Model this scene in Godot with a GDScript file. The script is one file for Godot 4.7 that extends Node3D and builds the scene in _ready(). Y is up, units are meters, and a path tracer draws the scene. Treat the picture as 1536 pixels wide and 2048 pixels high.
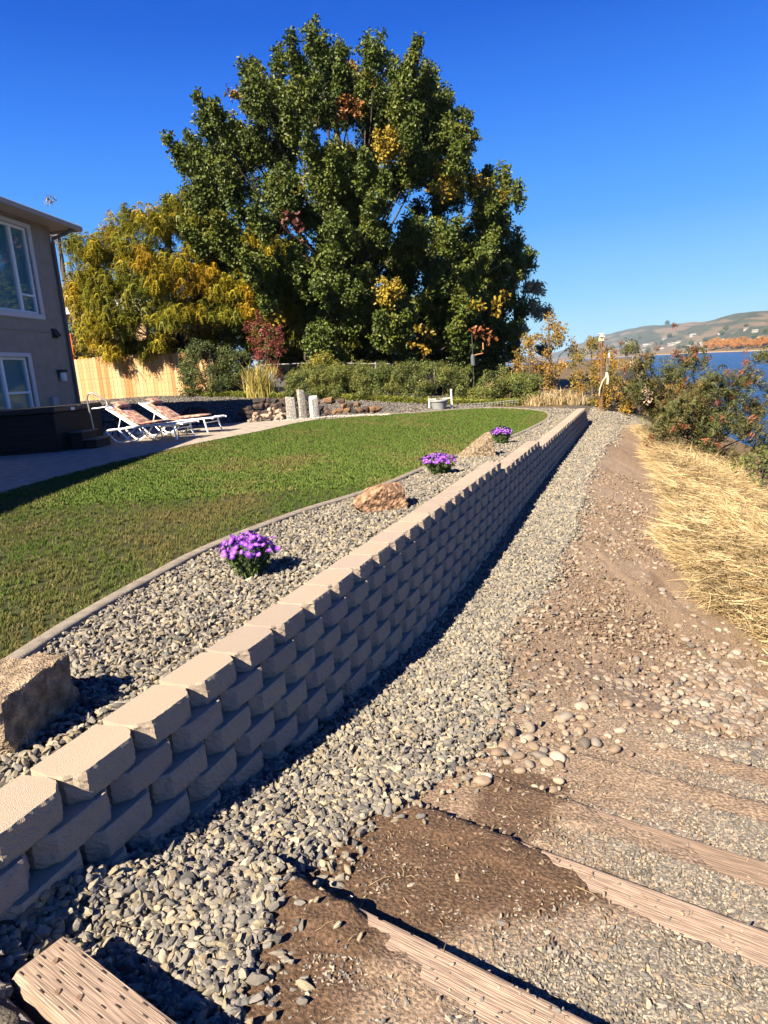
extends Node3D
# A garden retaining wall of split-face blocks above a river: lawn, house and trees on the left, a dug slope on the right.
# Wall frame: s runs along the wall away from the camera, t runs out from its face towards the river.

const WD := Vector3(0.375437, 0, -0.926848)
const WN := Vector3(0.926848, 0, 0.375437)
const W0 := Vector3(-0.98835, 0, -1.78966)
const WALL_YAW := -0.38487
const BLOCK := 0.305
const EYE := Vector3(0, 1.1221, 0)

var rng := RandomNumberGenerator.new()
var noise := FastNoiseLite.new()
var rough := FastNoiseLite.new()
var used := {}
var mats := {}
var texs := {}
var lawn_edge := PackedVector2Array()
var lawn_area := PackedVector2Array()
var patio_area := PackedVector2Array()


# ---------------------------------------------------------------- mesh building
class MB:
	var v := PackedVector3Array()
	var c := PackedColorArray()
	var ix := PackedInt32Array()
	var col := Color(1, 1, 1)

	func p(a: Vector3) -> int:
		v.append(a)
		c.append(col)
		return v.size() - 1

	func t(a: int, b: int, d: int) -> void:
		ix.append(a)
		ix.append(d)
		ix.append(b)

	func tri(a: Vector3, b: Vector3, d: Vector3) -> void:
		t(p(a), p(b), p(d))

	func quad(a: Vector3, b: Vector3, d: Vector3, e: Vector3) -> void:
		var i := p(a)
		p(b)
		p(d)
		p(e)
		t(i, i + 1, i + 2)
		t(i, i + 2, i + 3)

	func otri(a: Vector3, b: Vector3, d: Vector3, o: Vector3) -> void:
		if (b - a).cross(d - a).dot((a + b + d) / 3.0 - o) < 0.0:
			tri(a, d, b)
		else:
			tri(a, b, d)

	# a box with chamfered edges
	func box(lo: Vector3, hi: Vector3, bev := 0.0, xf := Transform3D()) -> void:
		var o := (lo + hi) / 2
		var h := (hi - lo) / 2
		var co := xf * o
		if bev <= 0.0:
			for ax in 3:
				for sg in [-1.0, 1.0]:
					var q := []
					for k in [[-1, -1], [1, -1], [1, 1], [-1, 1]]:
						var w := Vector3()
						w[ax] = sg * h[ax]
						w[(ax + 1) % 3] = k[0] * h[(ax + 1) % 3]
						w[(ax + 2) % 3] = k[1] * h[(ax + 2) % 3]
						q.append(xf * (o + w))
					if sg > 0:
						quad(q[0], q[1], q[2], q[3])
					else:
						quad(q[3], q[2], q[1], q[0])
			return
		bev = minf(bev, minf(h.x, minf(h.y, h.z)) * 0.95)
		var at := func(ax: int, sx: float, sy: float, sz: float) -> Vector3:
			var w := Vector3(sx * (h.x - bev), sy * (h.y - bev), sz * (h.z - bev))
			w[ax] = [sx, sy, sz][ax] * h[ax]
			return xf * (o + w)
		for ax in 3:
			for sg in [-1.0, 1.0]:
				var q := []
				for k in [[-1.0, -1.0], [1.0, -1.0], [1.0, 1.0], [-1.0, 1.0]]:
					var s3 := [0.0, 0.0, 0.0]
					s3[ax] = sg
					s3[(ax + 1) % 3] = k[0]
					s3[(ax + 2) % 3] = k[1]
					q.append(at.call(ax, s3[0], s3[1], s3[2]))
				otri(q[0], q[1], q[2], co)
				otri(q[0], q[2], q[3], co)
			var a2 := (ax + 1) % 3
			var a3 := (ax + 2) % 3
			for sa in [-1.0, 1.0]:
				for sb in [-1.0, 1.0]:
					var s3 := [0.0, 0.0, 0.0]
					s3[ax] = sa
					s3[a2] = sb
					s3[a3] = -1.0
					var e0: Vector3 = at.call(ax, s3[0], s3[1], s3[2])
					var f0: Vector3 = at.call(a2, s3[0], s3[1], s3[2])
					s3[a3] = 1.0
					var e1: Vector3 = at.call(ax, s3[0], s3[1], s3[2])
					var f1: Vector3 = at.call(a2, s3[0], s3[1], s3[2])
					otri(e0, e1, f1, co)
					otri(e0, f1, f0, co)
		for sx in [-1.0, 1.0]:
			for sy in [-1.0, 1.0]:
				for sz in [-1.0, 1.0]:
					otri(at.call(0, sx, sy, sz), at.call(1, sx, sy, sz), at.call(2, sx, sy, sz), co)

	# a tube through points, radii may taper
	func tube(path: Array, r0: float, r1: float, sides := 6, cap := true) -> void:
		var n := path.size()
		var last := -1
		var ref := Vector3(0.31, 0.17, 0.93)
		for i in n:
			var d: Vector3 = (path[mini(i + 1, n - 1)] - path[maxi(i - 1, 0)]).normalized()
			if absf(d.dot(ref)) > 0.95:
				ref = Vector3(0.9, 0.3, 0.1)
			var a := d.cross(ref).normalized()
			var b := d.cross(a)
			var r := lerpf(r0, r1, float(i) / maxf(n - 1, 1))
			var first := v.size()
			for k in sides:
				var g := TAU * k / sides
				p(path[i] + (a * cos(g) + b * sin(g)) * r)
			if last >= 0:
				for k in sides:
					var k2 := (k + 1) % sides
					t(last + k, last + k2, first + k2)
					t(last + k, first + k2, first + k)
			last = first
		if cap:
			for e in [0, 1]:
				var f := v.size() - sides if e else v.size() - n * sides
				if e:
					for k in range(1, sides - 1):
						t(f, f + k, f + k + 1)
				else:
					for k in range(1, sides - 1):
						t(f, f + k + 1, f + k)

	# profile of (radius, y) turned about y
	func lathe(prof: Array, segs := 16) -> void:
		var first := v.size()
		for q in prof:
			for k in segs:
				var g := TAU * k / segs
				p(Vector3(q.x * cos(g), q.y, q.x * sin(g)))
		for i in prof.size() - 1:
			for k in segs:
				var k2 := (k + 1) % segs
				var a := first + i * segs
				t(a + k, a + segs + k, a + segs + k2)
				t(a + k, a + segs + k2, a + k2)

	func mesh(smooth := false, colored := false) -> ArrayMesh:
		var arr := []
		arr.resize(Mesh.ARRAY_MAX)
		arr[Mesh.ARRAY_VERTEX] = v
		arr[Mesh.ARRAY_INDEX] = ix
		if colored:
			arr[Mesh.ARRAY_COLOR] = c
		if smooth:
			var nr := PackedVector3Array()
			nr.resize(v.size())
			for k in range(0, ix.size(), 3):
				var a := ix[k]
				var b := ix[k + 2]
				var d := ix[k + 1]
				var w := (v[b] - v[a]).cross(v[d] - v[a])
				nr[a] += w
				nr[b] += w
				nr[d] += w
			for k in nr.size():
				nr[k] = nr[k].normalized() if nr[k].length_squared() > 0 else Vector3.UP
			arr[Mesh.ARRAY_NORMAL] = nr
		var m := ArrayMesh.new()
		m.add_surface_from_arrays(Mesh.PRIMITIVE_TRIANGLES, arr)
		return m


# many placed copies of one mesh
class IB:
	var b := PackedFloat32Array()
	var n := 0

	func add(q: Basis, o: Vector3, c: Color) -> void:
		b.append_array(PackedFloat32Array([q.x.x, q.y.x, q.z.x, o.x, q.x.y, q.y.y, q.z.y, o.y, q.x.z, q.y.z, q.z.z, o.z, c.r, c.g, c.b, 1.0]))
		n += 1


# ---------------------------------------------------------------- nodes
func numbered(called: String, parent: Node) -> String:
	var key := str(parent.get_instance_id()) + called
	used[key] = used.get(key, -1) + 1
	return called if used[key] == 0 else "%s_%03d" % [called, used[key]]


func thing(called: String, label: String, category: String, at := Vector3.ZERO, yaw := 0.0, group := "") -> Node3D:
	var o := Node3D.new()
	o.name = numbered(called, self)
	add_child(o, true)
	o.position = at
	o.rotation.y = yaw
	tag(o, label, category, group)
	return o


func tag(o: Node, label: String, category: String, group := "") -> Node:
	o.set_meta("label", label)
	o.set_meta("category", category)
	if group:
		o.set_meta("group", group)
	return o


func obj(called: String, m: Mesh, material: Material, parent: Node = self) -> MeshInstance3D:
	var o := MeshInstance3D.new()
	o.name = numbered(called, parent)
	o.mesh = m
	o.material_override = material
	parent.add_child(o, true)
	return o


func struct(called: String, m: Mesh, material: Material) -> MeshInstance3D:
	var o := obj(called, m, material)
	o.set_meta("kind", "structure")
	return o


func many(called: String, m: Mesh, material: Material, ib: IB, parent: Node = self) -> MultiMeshInstance3D:
	var mm := MultiMesh.new()
	mm.transform_format = MultiMesh.TRANSFORM_3D
	mm.use_colors = true
	mm.mesh = m
	mm.instance_count = ib.n
	mm.buffer = ib.b
	var o := MultiMeshInstance3D.new()
	o.name = numbered(called, parent)
	o.multimesh = mm
	o.material_override = material
	o.set_meta("kind", "stuff")
	parent.add_child(o, true)
	return o


func dup(o: Node3D, at: Vector3, yaw: float, label: String, group := "") -> Node3D:
	var r: Node3D = o.duplicate()
	var called: String = String(o.name).rstrip("0123456789").rstrip("_")
	r.name = numbered(called, self)
	add_child(r, true)
	r.position = at
	r.rotation.y = yaw
	r.set_meta("label", label)
	if group:
		r.set_meta("group", group)
	return r


# ---------------------------------------------------------------- materials
func lin(r: float, g: float, b: float) -> Color:
	return Color(r, g, b).linear_to_srgb()


# a grey noise picture from dark to light, seamless
func grain(called: String, freq: float, lo: float, hi: float, kind := FastNoiseLite.TYPE_SIMPLEX_SMOOTH, size := 512, octaves := 4) -> NoiseTexture2D:
	if texs.has(called):
		return texs[called]
	var f := FastNoiseLite.new()
	f.noise_type = kind
	f.frequency = freq
	f.fractal_octaves = octaves
	f.seed = called.hash() % 1000
	var g := Gradient.new()
	g.set_color(0, Color(lo, lo, lo))
	g.set_color(1, Color(hi, hi, hi))
	g.set_offset(0, 0.15)
	g.set_offset(1, 0.85)
	var t := NoiseTexture2D.new()
	t.width = size
	t.height = size
	t.seamless = true
	t.noise = f
	t.color_ramp = g
	texs[called] = t
	return t


func mat(called: String, color: Color, roughness := 0.8, vc := false) -> StandardMaterial3D:
	if mats.has(called):
		return mats[called]
	var m := StandardMaterial3D.new()
	m.resource_name = called
	m.albedo_color = color
	m.roughness = roughness
	m.metallic_specular = 0.35
	m.vertex_color_use_as_albedo = vc
	m.cull_mode = BaseMaterial3D.CULL_DISABLED
	mats[called] = m
	return m


func textured(m: StandardMaterial3D, tex: Texture2D, scale: Vector3, bump: Texture2D = null, depth := 0.0, world := false) -> StandardMaterial3D:
	m.uv1_triplanar = true
	m.uv1_world_triplanar = world
	m.uv1_scale = scale
	m.uv1_triplanar_sharpness = 4.0
	m.albedo_texture = tex
	if bump:
		m.heightmap_enabled = true
		m.heightmap_texture = bump
		m.heightmap_scale = depth
	return m


func leafy(called: String, roughness := 0.5, back := 0.35) -> StandardMaterial3D:
	var m := mat(called, Color(1, 1, 1), roughness, true)
	m.backlight_enabled = true
	m.backlight = Color(back, back, back)
	return m


# ---------------------------------------------------------------- the lie of the land
func pw(xs: Array, x: float) -> float:
	if x <= xs[0][0]:
		return xs[0][1]
	for i in range(1, xs.size()):
		if x < xs[i][0]:
			var k: float = (x - xs[i - 1][0]) / (xs[i][0] - xs[i - 1][0])
			return lerpf(xs[i - 1][1], xs[i][1], k)
	return xs[-1][1]


func ss(a: float, b: float, x: float) -> float:
	return smoothstep(a, b, x)


func to_st(x: float, z: float) -> Vector2:
	var w := Vector3(x, 0, z) - W0
	return Vector2(w.dot(WD), w.dot(WN))


func from_st(s: float, t: float, y := 0.0) -> Vector3:
	return W0 + WD * s + WN * t + Vector3(0, y, 0)


func wall_top(s: float) -> float:
	return 0.0 if s < 21 * BLOCK else (-0.1 if s < 31 * BLOCK else -0.2)


func bed(s: float) -> float:
	return -0.065 - 0.2 * ss(4.5, 11.5, s)


const BASE := [[-3.0, -0.2], [-0.15, -0.23], [0.1, -0.35], [0.4, -0.42], [0.8, -0.5], [1.2, -0.56], [2.2, -0.665], [2.7, -0.725], [3.9, -0.75], [6.0, -0.73], [10.0, -0.68], [17.0, -0.65], [24.0, -0.62]]
const TIMBER := [[-0.2, -0.265, 0.17], [0.4, -0.4, 0.5], [0.995, -0.48, 0.8], [1.36, -0.53, 1.02], [1.76, -0.575, 1.34], [2.07, -0.615, 1.62]]  # far edge along q, top, where it starts
const COVER := [0.0, 0.84, 1.05, 1.3, 4.0, 4.0]  # soil lies over each timber up to here


func upper(x: float, z: float, s: float, t: float) -> float:
	var y := lerpf(bed(s), 0.0, clampf((-t - 1.2) / 5.5, 0, 1))
	var high := pw([[-9.0, 0.85], [-2.5, 0.62], [1.0, 0.22], [3.2, 0.04], [6.0, 0.0]], x)
	y += high * ss(19.0, 24.0, -z) * (0.6 + 0.4 * ss(21.0, 28.0, -z))
	return y


func timber_at(q: float, t: float) -> int:
	for i in range(1, 6):
		if q > TIMBER[i][0] - 0.145 and q < TIMBER[i][0] - 0.004 and t > TIMBER[i][2] - 0.05:
			return i
	return 0


func damp_edge(q: float) -> float:  # the wet soil on the treads ends here
	return lerpf(1.02, 1.62, clampf((q - 0.4) / 0.5, 0, 1)) if q < 1.0 else 1.36


func treads(q: float, t: float) -> float:
	return pw([[-0.37, -0.285], [-0.36, -0.39], [-0.2, -0.4], [0.25, -0.4], [0.4, -0.4], [0.405, -0.462], [0.8, -0.475], [0.99, -0.48], [0.996, -0.515], [1.15, -0.52], [1.36, -0.53], [1.365, -0.548], [1.76, -0.575], [1.78, -0.59], [2.1, -0.62], [3.0, -0.72]], q)


func lower(s: float, t: float) -> float:
	var q := s + 0.24 * t
	var base := pw(BASE, s)
	var far := maxf(0.0, s - 22.0) * 0.12
	var y := base - 0.03 * clampf(t, 0, 0.8)
	var tt := t + far - 0.8
	if tt > 0:
		var fall := 0.31 * tt if tt < 2.0 else 0.62 + 0.5 * (tt - 2.0)
		y -= minf(fall, 5.9)
	var m := ss(lerpf(0.0, 0.3, ss(-0.2, 0.25, s)), lerpf(0.18, 0.62, ss(-0.2, 0.25, s)), t) * (1.0 - ss(2.15, 3.6, q))
	if m > 0:
		y = lerpf(y, treads(q, t) - 0.12 * maxf(0.0, t - 2.6), m)
		var i := timber_at(q, t)
		if i > 0:
			var cover: float = COVER[i] + 0.1 * noise.get_noise_2d(s * 90.0, t * 90.0 + i * 50)
			var u := (t - cover) / (0.3 if i == 1 else 0.5)
			var near: float = (TIMBER[i][0] - q) / 0.14
			if u < 0.0:
				y = TIMBER[i][1] + 0.01
			else:
				var creep := 0.012 * (1.0 - u) - 0.016 * (1.0 - near) * minf(u * 3.0, 1.0) + 0.012 * noise.get_noise_2d(s * 160.0, t * 60.0)
				y = TIMBER[i][1] + maxf(creep, -0.03)
	return y


func ground(x: float, z: float) -> float:
	var st := to_st(x, z)
	var k := lerpf(ss(-0.15, -0.06, st.y), ss(-1.6, 1.6, st.y - 0.3), ss(17.3, 19.2, st.x))
	var a := upper(x, z, st.x, st.y) if k < 1 else 0.0
	var b := lower(st.x, st.y) if k > 0 else 0.0
	return lerpf(a, b, k)


func on(x: float, z: float, lift := 0.0) -> Vector3:
	return Vector3(x, ground(x, z) + lift, z)


func strip_edge(s: float) -> float:  # where the crushed rock below the wall ends
	return pw([[-0.8, 0.85], [-0.1, 0.6], [0.23, 0.5], [0.63, 0.58], [1.04, 0.78], [1.46, 0.9], [1.96, 0.88], [2.9, 0.63], [3.55, 0.69], [4.2, 0.76], [5.3, 0.77], [6.5, 0.8], [9.2, 0.71], [12.5, 0.68], [14.4, 0.86], [16.5, 0.95], [19.0, 1.4], [21.0, 1.8]], s) + 0.06 * noise.get_noise_2d(s * 60.0, 7.0)


func edge_t(s: float) -> float:  # distance of the mowing edge behind the wall face
	return pw([[-2.0, 0.75], [0.47, 1.06], [0.64, 1.09], [1.2, 1.23], [1.92, 1.35], [2.71, 1.41], [3.85, 1.3], [5.12, 1.06], [7.08, 1.0], [9.76, 0.93], [12.37, 0.73], [14.55, 0.64], [16.28, 0.76], [17.84, 1.15], [18.9, 2.0]], s)


func in_view(p: Vector3, margin := 0.12) -> bool:  # roughly: ahead of the camera and not far outside its frame
	var w := p - EYE
	var f := w.dot(Vector3(0, -0.20507, -0.97875))
	if f < 0.4:
		return false
	var r := w.dot(Vector3(0.99728, -0.07207, 0.0151)) / f
	var u := w.dot(Vector3(0.07364, 0.97609, -0.20452)) / f
	return absf(r) < 0.577 + margin + 0.6 / f and u > -0.77 - margin - 0.3 / f


# ---------------------------------------------------------------- shapes shared by many things
func ico(level: int) -> Array:
	var g := (1.0 + sqrt(5.0)) / 2.0
	var vs := []
	for k in [[-1, g, 0], [1, g, 0], [-1, -g, 0], [1, -g, 0], [0, -1, g], [0, 1, g], [0, -1, -g], [0, 1, -g], [g, 0, -1], [g, 0, 1], [-g, 0, -1], [-g, 0, 1]]:
		vs.append(Vector3(k[0], k[1], k[2]).normalized())
	var fs := [[0, 11, 5], [0, 5, 1], [0, 1, 7], [0, 7, 10], [0, 10, 11], [1, 5, 9], [5, 11, 4], [11, 10, 2], [10, 7, 6], [7, 1, 8], [3, 9, 4], [3, 4, 2], [3, 2, 6], [3, 6, 8], [3, 8, 9], [4, 9, 5], [2, 4, 11], [6, 2, 10], [8, 6, 7], [9, 8, 1]]
	for l in level:
		var mid := {}
		var nf := []
		for f in fs:
			var m := []
			for e in 3:
				var a: int = f[e]
				var b: int = f[(e + 1) % 3]
				var key := mini(a, b) * 100000 + maxi(a, b)
				if not mid.has(key):
					mid[key] = vs.size()
					vs.append((vs[a] + vs[b]).normalized())
				m.append(mid[key])
			nf.append([f[0], m[0], m[2]])
			nf.append([f[1], m[1], m[0]])
			nf.append([f[2], m[2], m[1]])
			nf.append([m[0], m[1], m[2]])
		fs = nf
	return [vs, fs]


# broken rock: a ball cut by flat faces, roughened
func rock_mesh(level: int, size: Vector3, cuts: int, bumpy: float, seed_: int, smooth := false, squareness := 0.0) -> ArrayMesh:
	var r := RandomNumberGenerator.new()
	r.seed = seed_
	var planes := []
	for k in cuts:
		var d := Vector3(r.randfn(), r.randfn(), r.randfn()).normalized()
		planes.append([d, r.randf_range(0.5, 0.85) if cuts < 10 else r.randf_range(0.34, 0.72)])
	if squareness > 0:
		for a in 3:
			for sg in [-1.0, 1.0]:
				var d := Vector3()
				d[a] = sg
				d += Vector3(r.randfn(), r.randfn(), r.randfn()) * 0.09
				planes.append([d.normalized(), r.randf_range(0.6, 0.68) * squareness])
	var sh := ico(level)
	var m := MB.new()
	for q in sh[0]:
		var rad := 1.0
		for pl in planes:
			var c: float = q.dot(pl[0])
			if c > 0.05:
				rad = minf(rad, pl[1] / c)
		rad *= 1.0 + bumpy * rough.get_noise_3d(q.x * 40 + seed_ * 17, q.y * 40, q.z * 40) + bumpy * 0.5 * rough.get_noise_3d(q.x * 120, q.y * 120 + seed_ * 9, q.z * 120)
		if level == 0:
			rad *= r.randf_range(0.78, 1.15)
		m.p(q * rad * size)
	if smooth:
		for f in sh[1]:
			m.t(f[0], f[1], f[2])
		return m.mesh(true)
	var m2 := MB.new()
	for f in sh[1]:
		m2.tri(m.v[f[0]], m.v[f[1]], m.v[f[2]])
	return m2.mesh()


func rand_basis(s: Vector3) -> Basis:
	var q := Quaternion(Vector3(rng.randfn(), rng.randfn(), rng.randfn() + 0.001).normalized(), rng.randf() * TAU)
	return Basis(q) * Basis.from_scale(s)


# a twig of leaves; kind 0 lobed maple-like, 1 feathery hanging fronds, 2 small ovate, 3 narrow willow-like
func leaf_clump(kind: int, seed_: int) -> ArrayMesh:
	var r := RandomNumberGenerator.new()
	r.seed = seed_
	var m := MB.new()
	if kind == 1:
		for k in 4:
			var az := TAU * (k + r.randf() * 0.7) / 4
			var out := Vector3(cos(az), 0, sin(az))
			var side := Vector3(-sin(az), 0, cos(az))
			var ln := r.randf_range(0.75, 1.1)
			for j in range(1, 10):
				var u := j / 9.0
				var c := out * (u * 0.55 * ln) + Vector3(0, 0.12 * sin(u * 2.4) - u * u * 0.75 * ln, 0)
				for sg in [-1.0, 1.0]:
					var tip: Vector3 = c + side * sg * r.randf_range(0.16, 0.24) + Vector3(0, -0.1 - r.randf() * 0.08, 0) + out * 0.05
					var w := out * 0.035 + Vector3(0, -0.02, 0)
					m.col = Color(1, 1, 1) * r.randf_range(0.8, 1.15)
					m.quad(c, (c + tip) / 2 + w, tip, (c + tip) / 2 - w)
		return m.mesh(false, true)
	var count: int = [9, 0, 14, 16][kind]
	for k in count:
		var d := Vector3(r.randfn(), r.randfn() * 0.8 + 0.1, r.randfn()).normalized()
		var base := d * r.randf_range(0.12, 0.55)
		var fwd := (d + Vector3(r.randfn(), r.randfn() - 0.9, r.randfn()) * 0.45).normalized()
		if kind == 3:
			fwd = (d * 0.3 + Vector3(0, -1, 0)).normalized()
		var side := fwd.cross(Vector3(r.randfn() * 0.5, 1, r.randfn() * 0.5)).normalized()
		var up := side.cross(fwd)
		m.col = Color(1, 1, 1) * r.randf_range(0.75, 1.2)
		if kind == 0:
			var l := r.randf_range(0.42, 0.6)
			var ctr := base + fwd * l * 0.4
			var a := base
			var pts := [base, ctr + side * l * 0.42 - fwd * l * 0.12 + up * 0.07, ctr + side * l * 0.2 + fwd * l * 0.1, ctr + side * l * 0.34 + fwd * l * 0.34 + up * 0.04, base + fwd * l - up * 0.06, ctr - side * l * 0.34 + fwd * l * 0.34 + up * 0.04, ctr - side * l * 0.2 + fwd * l * 0.1, ctr - side * l * 0.42 - fwd * l * 0.12 + up * 0.07]
			for j in range(1, 7):
				m.tri(a, pts[j], pts[j + 1])
		else:
			var l := r.randf_range(0.3, 0.46) if kind == 2 else r.randf_range(0.5, 0.75)
			var w := l * (0.3 if kind == 2 else 0.12)
			var mid := base + fwd * l * 0.5
			var tip := base + fwd * l
			m.tri(base, mid + side * w + up * w * 0.4, tip)
			m.tri(base, tip, mid - side * w + up * w * 0.4)
	return m.mesh(false, true)


# foliage through a set of lobes; each lobe is [centre, radii]; colours from a palette
func foliage(parent: Node, called: String, lobes: Array, per: float, clump: Mesh, material: Material, pal: Array, size: float, shell := 0.55, drooping := false, accent := 0.0, accents := []) -> void:
	var ib := IB.new()
	for lb in lobes:
		var c: Vector3 = lb[0]
		var r: Vector3 = lb[1]
		var base: Color = pal[rng.randi() % pal.size()]
		if accents.size() and rng.randf() < accent:
			base = accents[rng.randi() % accents.size()]
		var cnt := int(per * pow(r.x * r.y * r.z, 0.62) + 0.5)
		var seg := rng.randf() * 100.0
		for i in cnt:
			var d := Vector3(rng.randfn(), rng.randfn(), rng.randfn()).normalized()
			# uneven surface: tufts and hollows
			var lump := 0.78 + 0.5 * noise.get_noise_3d(d.x * 55 + seg, d.y * 55, d.z * 55)
			var p := c + d * r * pow(rng.randf(), shell) * lump * 1.1
			var q: Basis
			var sc := size * rng.randf_range(0.7, 1.3)
			if drooping:
				q = Basis(Vector3.UP, rng.randf() * TAU) * Basis(Vector3.RIGHT, rng.randfn() * 0.25) * Basis.from_scale(Vector3(sc, sc * rng.randf_range(0.8, 1.3), sc))
			else:
				var y := (d + Vector3(0, 0.5, 0) + Vector3(rng.randfn(), rng.randfn(), rng.randfn()) * 0.35).normalized()
				var x := y.cross(Vector3(rng.randfn(), rng.randfn(), rng.randfn())).normalized()
				q = Basis(x, y, x.cross(y)).scaled_local(Vector3(sc, sc, sc))
			var col := base.lerp(pal[rng.randi() % pal.size()], 0.35) * rng.randf_range(0.75, 1.25)
			ib.add(q, p, col)
	many(called, clump, material, ib, parent)


# ---------------------------------------------------------------- start
func _ready() -> void:
	rng.seed = 20231
	noise.seed = 5
	noise.frequency = 0.01
	noise.fractal_octaves = 3
	rough.seed = 11
	rough.frequency = 0.02
	rough.fractal_octaves = 4

	var cam := Camera3D.new()
	cam.transform = Transform3D(Basis(Vector3(0.997285, -0.072071, 0.015101), Vector3(0.073636, 0.97609, -0.204516), Vector3(0, 0.205072, 0.978747)), EYE)
	cam.fov = 75.18
	cam.near = 0.05
	cam.far = 9000.0
	cam.current = true
	cam.name = "camera"
	add_child(cam)

	var env := Environment.new()
	var sky := Sky.new()
	# clear autumn air: pale at the horizon, deep blue above, the same all round
	var air := PanoramaSkyMaterial.new()
	var rows := 512
	var pic := Image.create_empty(8, rows, false, Image.FORMAT_RGBF)
	for j in rows:
		var up := 90.0 - 180.0 * (j + 0.5) / rows
		var c := Color(0, 0, 0)
		c.r = pw([[-90.0, 0.1], [-4.0, 0.25], [0.0, 0.47], [3.0, 0.4], [4.8, 0.3], [10.7, 0.115], [14.7, 0.068], [19.0, 0.034], [24.5, 0.008], [30.0, 0.006], [90.0, 0.005]], up)
		c.g = pw([[-90.0, 0.09], [-4.0, 0.3], [0.0, 0.78], [3.0, 0.745], [4.8, 0.67], [10.7, 0.432], [14.7, 0.33], [19.0, 0.228], [24.5, 0.131], [30.0, 0.105], [45.0, 0.075], [90.0, 0.05]], up)
		c.b = pw([[-90.0, 0.07], [-4.0, 0.33], [0.0, 0.94], [3.0, 0.99], [4.8, 1.0], [10.7, 1.0], [14.7, 1.0], [19.0, 0.95], [24.5, 0.74], [30.0, 0.63], [45.0, 0.46], [90.0, 0.33]], up)
		for i in 8:
			pic.set_pixel(i, j, Color(c.r / 4.2, c.g / 4.2, c.b / 4.2))
	air.panorama = ImageTexture.create_from_image(pic)
	sky.sky_material = air
	env.background_mode = Environment.BG_SKY
	env.sky = sky
	env.tonemap_mode = Environment.TONE_MAPPER_LINEAR
	env.tonemap_exposure = 4.2
	env.fog_enabled = true
	env.fog_density = 0.00008
	env.fog_light_color = Color(0.72, 0.85, 1.0)
	env.sdfgi_enabled = true
	env.ssao_enabled = true
	env.ssil_enabled = true
	var we := WorldEnvironment.new()
	we.environment = env
	we.name = "world"
	add_child(we)

	var sun := DirectionalLight3D.new()
	sun.name = "sun"
	sun.light_energy = 1.6
	sun.light_color = Color(1.0, 0.93, 0.82)
	sun.light_angular_distance = 0.5
	sun.shadow_enabled = true
	add_child(sun)
	var el := deg_to_rad(38.5)
	var to_sun := Vector3(-0.64 * cos(el), sin(el), 0.768 * cos(el))
	sun.look_at_from_position(Vector3.ZERO, -to_sun, Vector3.UP)

	outlines()
	terrain()
	river()
	far_bank()
	patio()
	house()
	neighbour()
	retaining_wall()
	timbers()
	mow_edge()
	fences()
	oak()
	locust()
	other_trees()
	hedges()
	stone_garden()
	loungers()
	tub()
	yard_things()
	boulders()
	mums()
	gravel()
	cobbles()
	lawn()
	dry_grass()
	far_houses()


func outlines() -> void:
	var pts := [[-1.9, -1.2], [-1.83, -2.1], [-1.76, -2.79], [-1.68, -3.36], [-1.51, -4.08], [-1.28, -4.83], [-0.75, -5.85], [-0.02, -6.92], [0.72, -8.73], [1.78, -11.19], [2.98, -13.53], [3.89, -15.51], [4.43, -17.16], [4.6, -18.6], [4.2, -19.8], [3.1, -20.35], [1.39, -19.5], [-0.05, -18.9], [-1.39, -18.05]]
	var cv := Curve2D.new()
	for i in pts.size():
		var a := Vector2(pts[maxi(i - 1, 0)][0], pts[maxi(i - 1, 0)][1])
		var b := Vector2(pts[mini(i + 1, pts.size() - 1)][0], pts[mini(i + 1, pts.size() - 1)][1])
		cv.add_point(Vector2(pts[i][0], pts[i][1]), -(b - a) * 0.16, (b - a) * 0.16)
	cv.bake_interval = 0.15
	lawn_edge = cv.get_baked_points()
	lawn_area = lawn_edge.duplicate()
	var pe := [[-1.54, -18.09], [-2.1, -17.15], [-2.69, -15.29], [-3.56, -13.32], [-4.06, -11.8], [-4.42, -10.51], [-4.61, -9.24], [-4.73, -8.19], [-4.8, -6.5], [-4.8, -1.2]]
	for q in pe:
		lawn_area.append(Vector2(q[0], q[1]))
		patio_area.append(Vector2(q[0], q[1]))
	for q in [[-15, -1.2], [-15, -19.4], [-6.0, -19.6], [-3.2, -19.0], [-2.0, -18.7]]:
		patio_area.append(Vector2(q[0], q[1]))


# ---------------------------------------------------------------- setting
func nth(k: int) -> String:
	var ones := ["", "first", "second", "third", "fourth", "fifth", "sixth", "seventh", "eighth", "ninth", "tenth", "eleventh", "twelfth", "thirteenth", "fourteenth", "fifteenth", "sixteenth", "seventeenth", "eighteenth", "nineteenth"]
	var tens := ["", "", "twenty", "thirty", "forty"]
	if k < 20:
		return ones[k]
	if k % 10 == 0:
		return ["", "", "twentieth", "thirtieth", "fortieth"][k / 10]
	return tens[k / 10] + "-" + ones[k % 10]


func spaced(a: float, b: float, fine: Array) -> PackedFloat32Array:
	# grid lines from a to b; fine = [[from, to, step], ...], steps grow outside
	var out := PackedFloat32Array()
	var x := a
	while x < b:
		out.append(x)
		var step := 1e9
		for f in fine:
			if x >= f[0] - 1e-5 and x < f[1] - 1e-5:
				step = minf(step, f[2])
		if step > 1e8:
			step = 40.0
			for f in fine:
				var gap: float = f[0] - x if x < f[0] else x - f[1]
				var grow: float = f[2] + absf(gap) * 0.16
				if x < f[0]:
					grow = minf(maxf(f[2], absf(gap) * 0.14), absf(gap))
				step = minf(step, maxf(grow, 0.01))
		x += step
	out.append(b)
	return out


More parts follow.
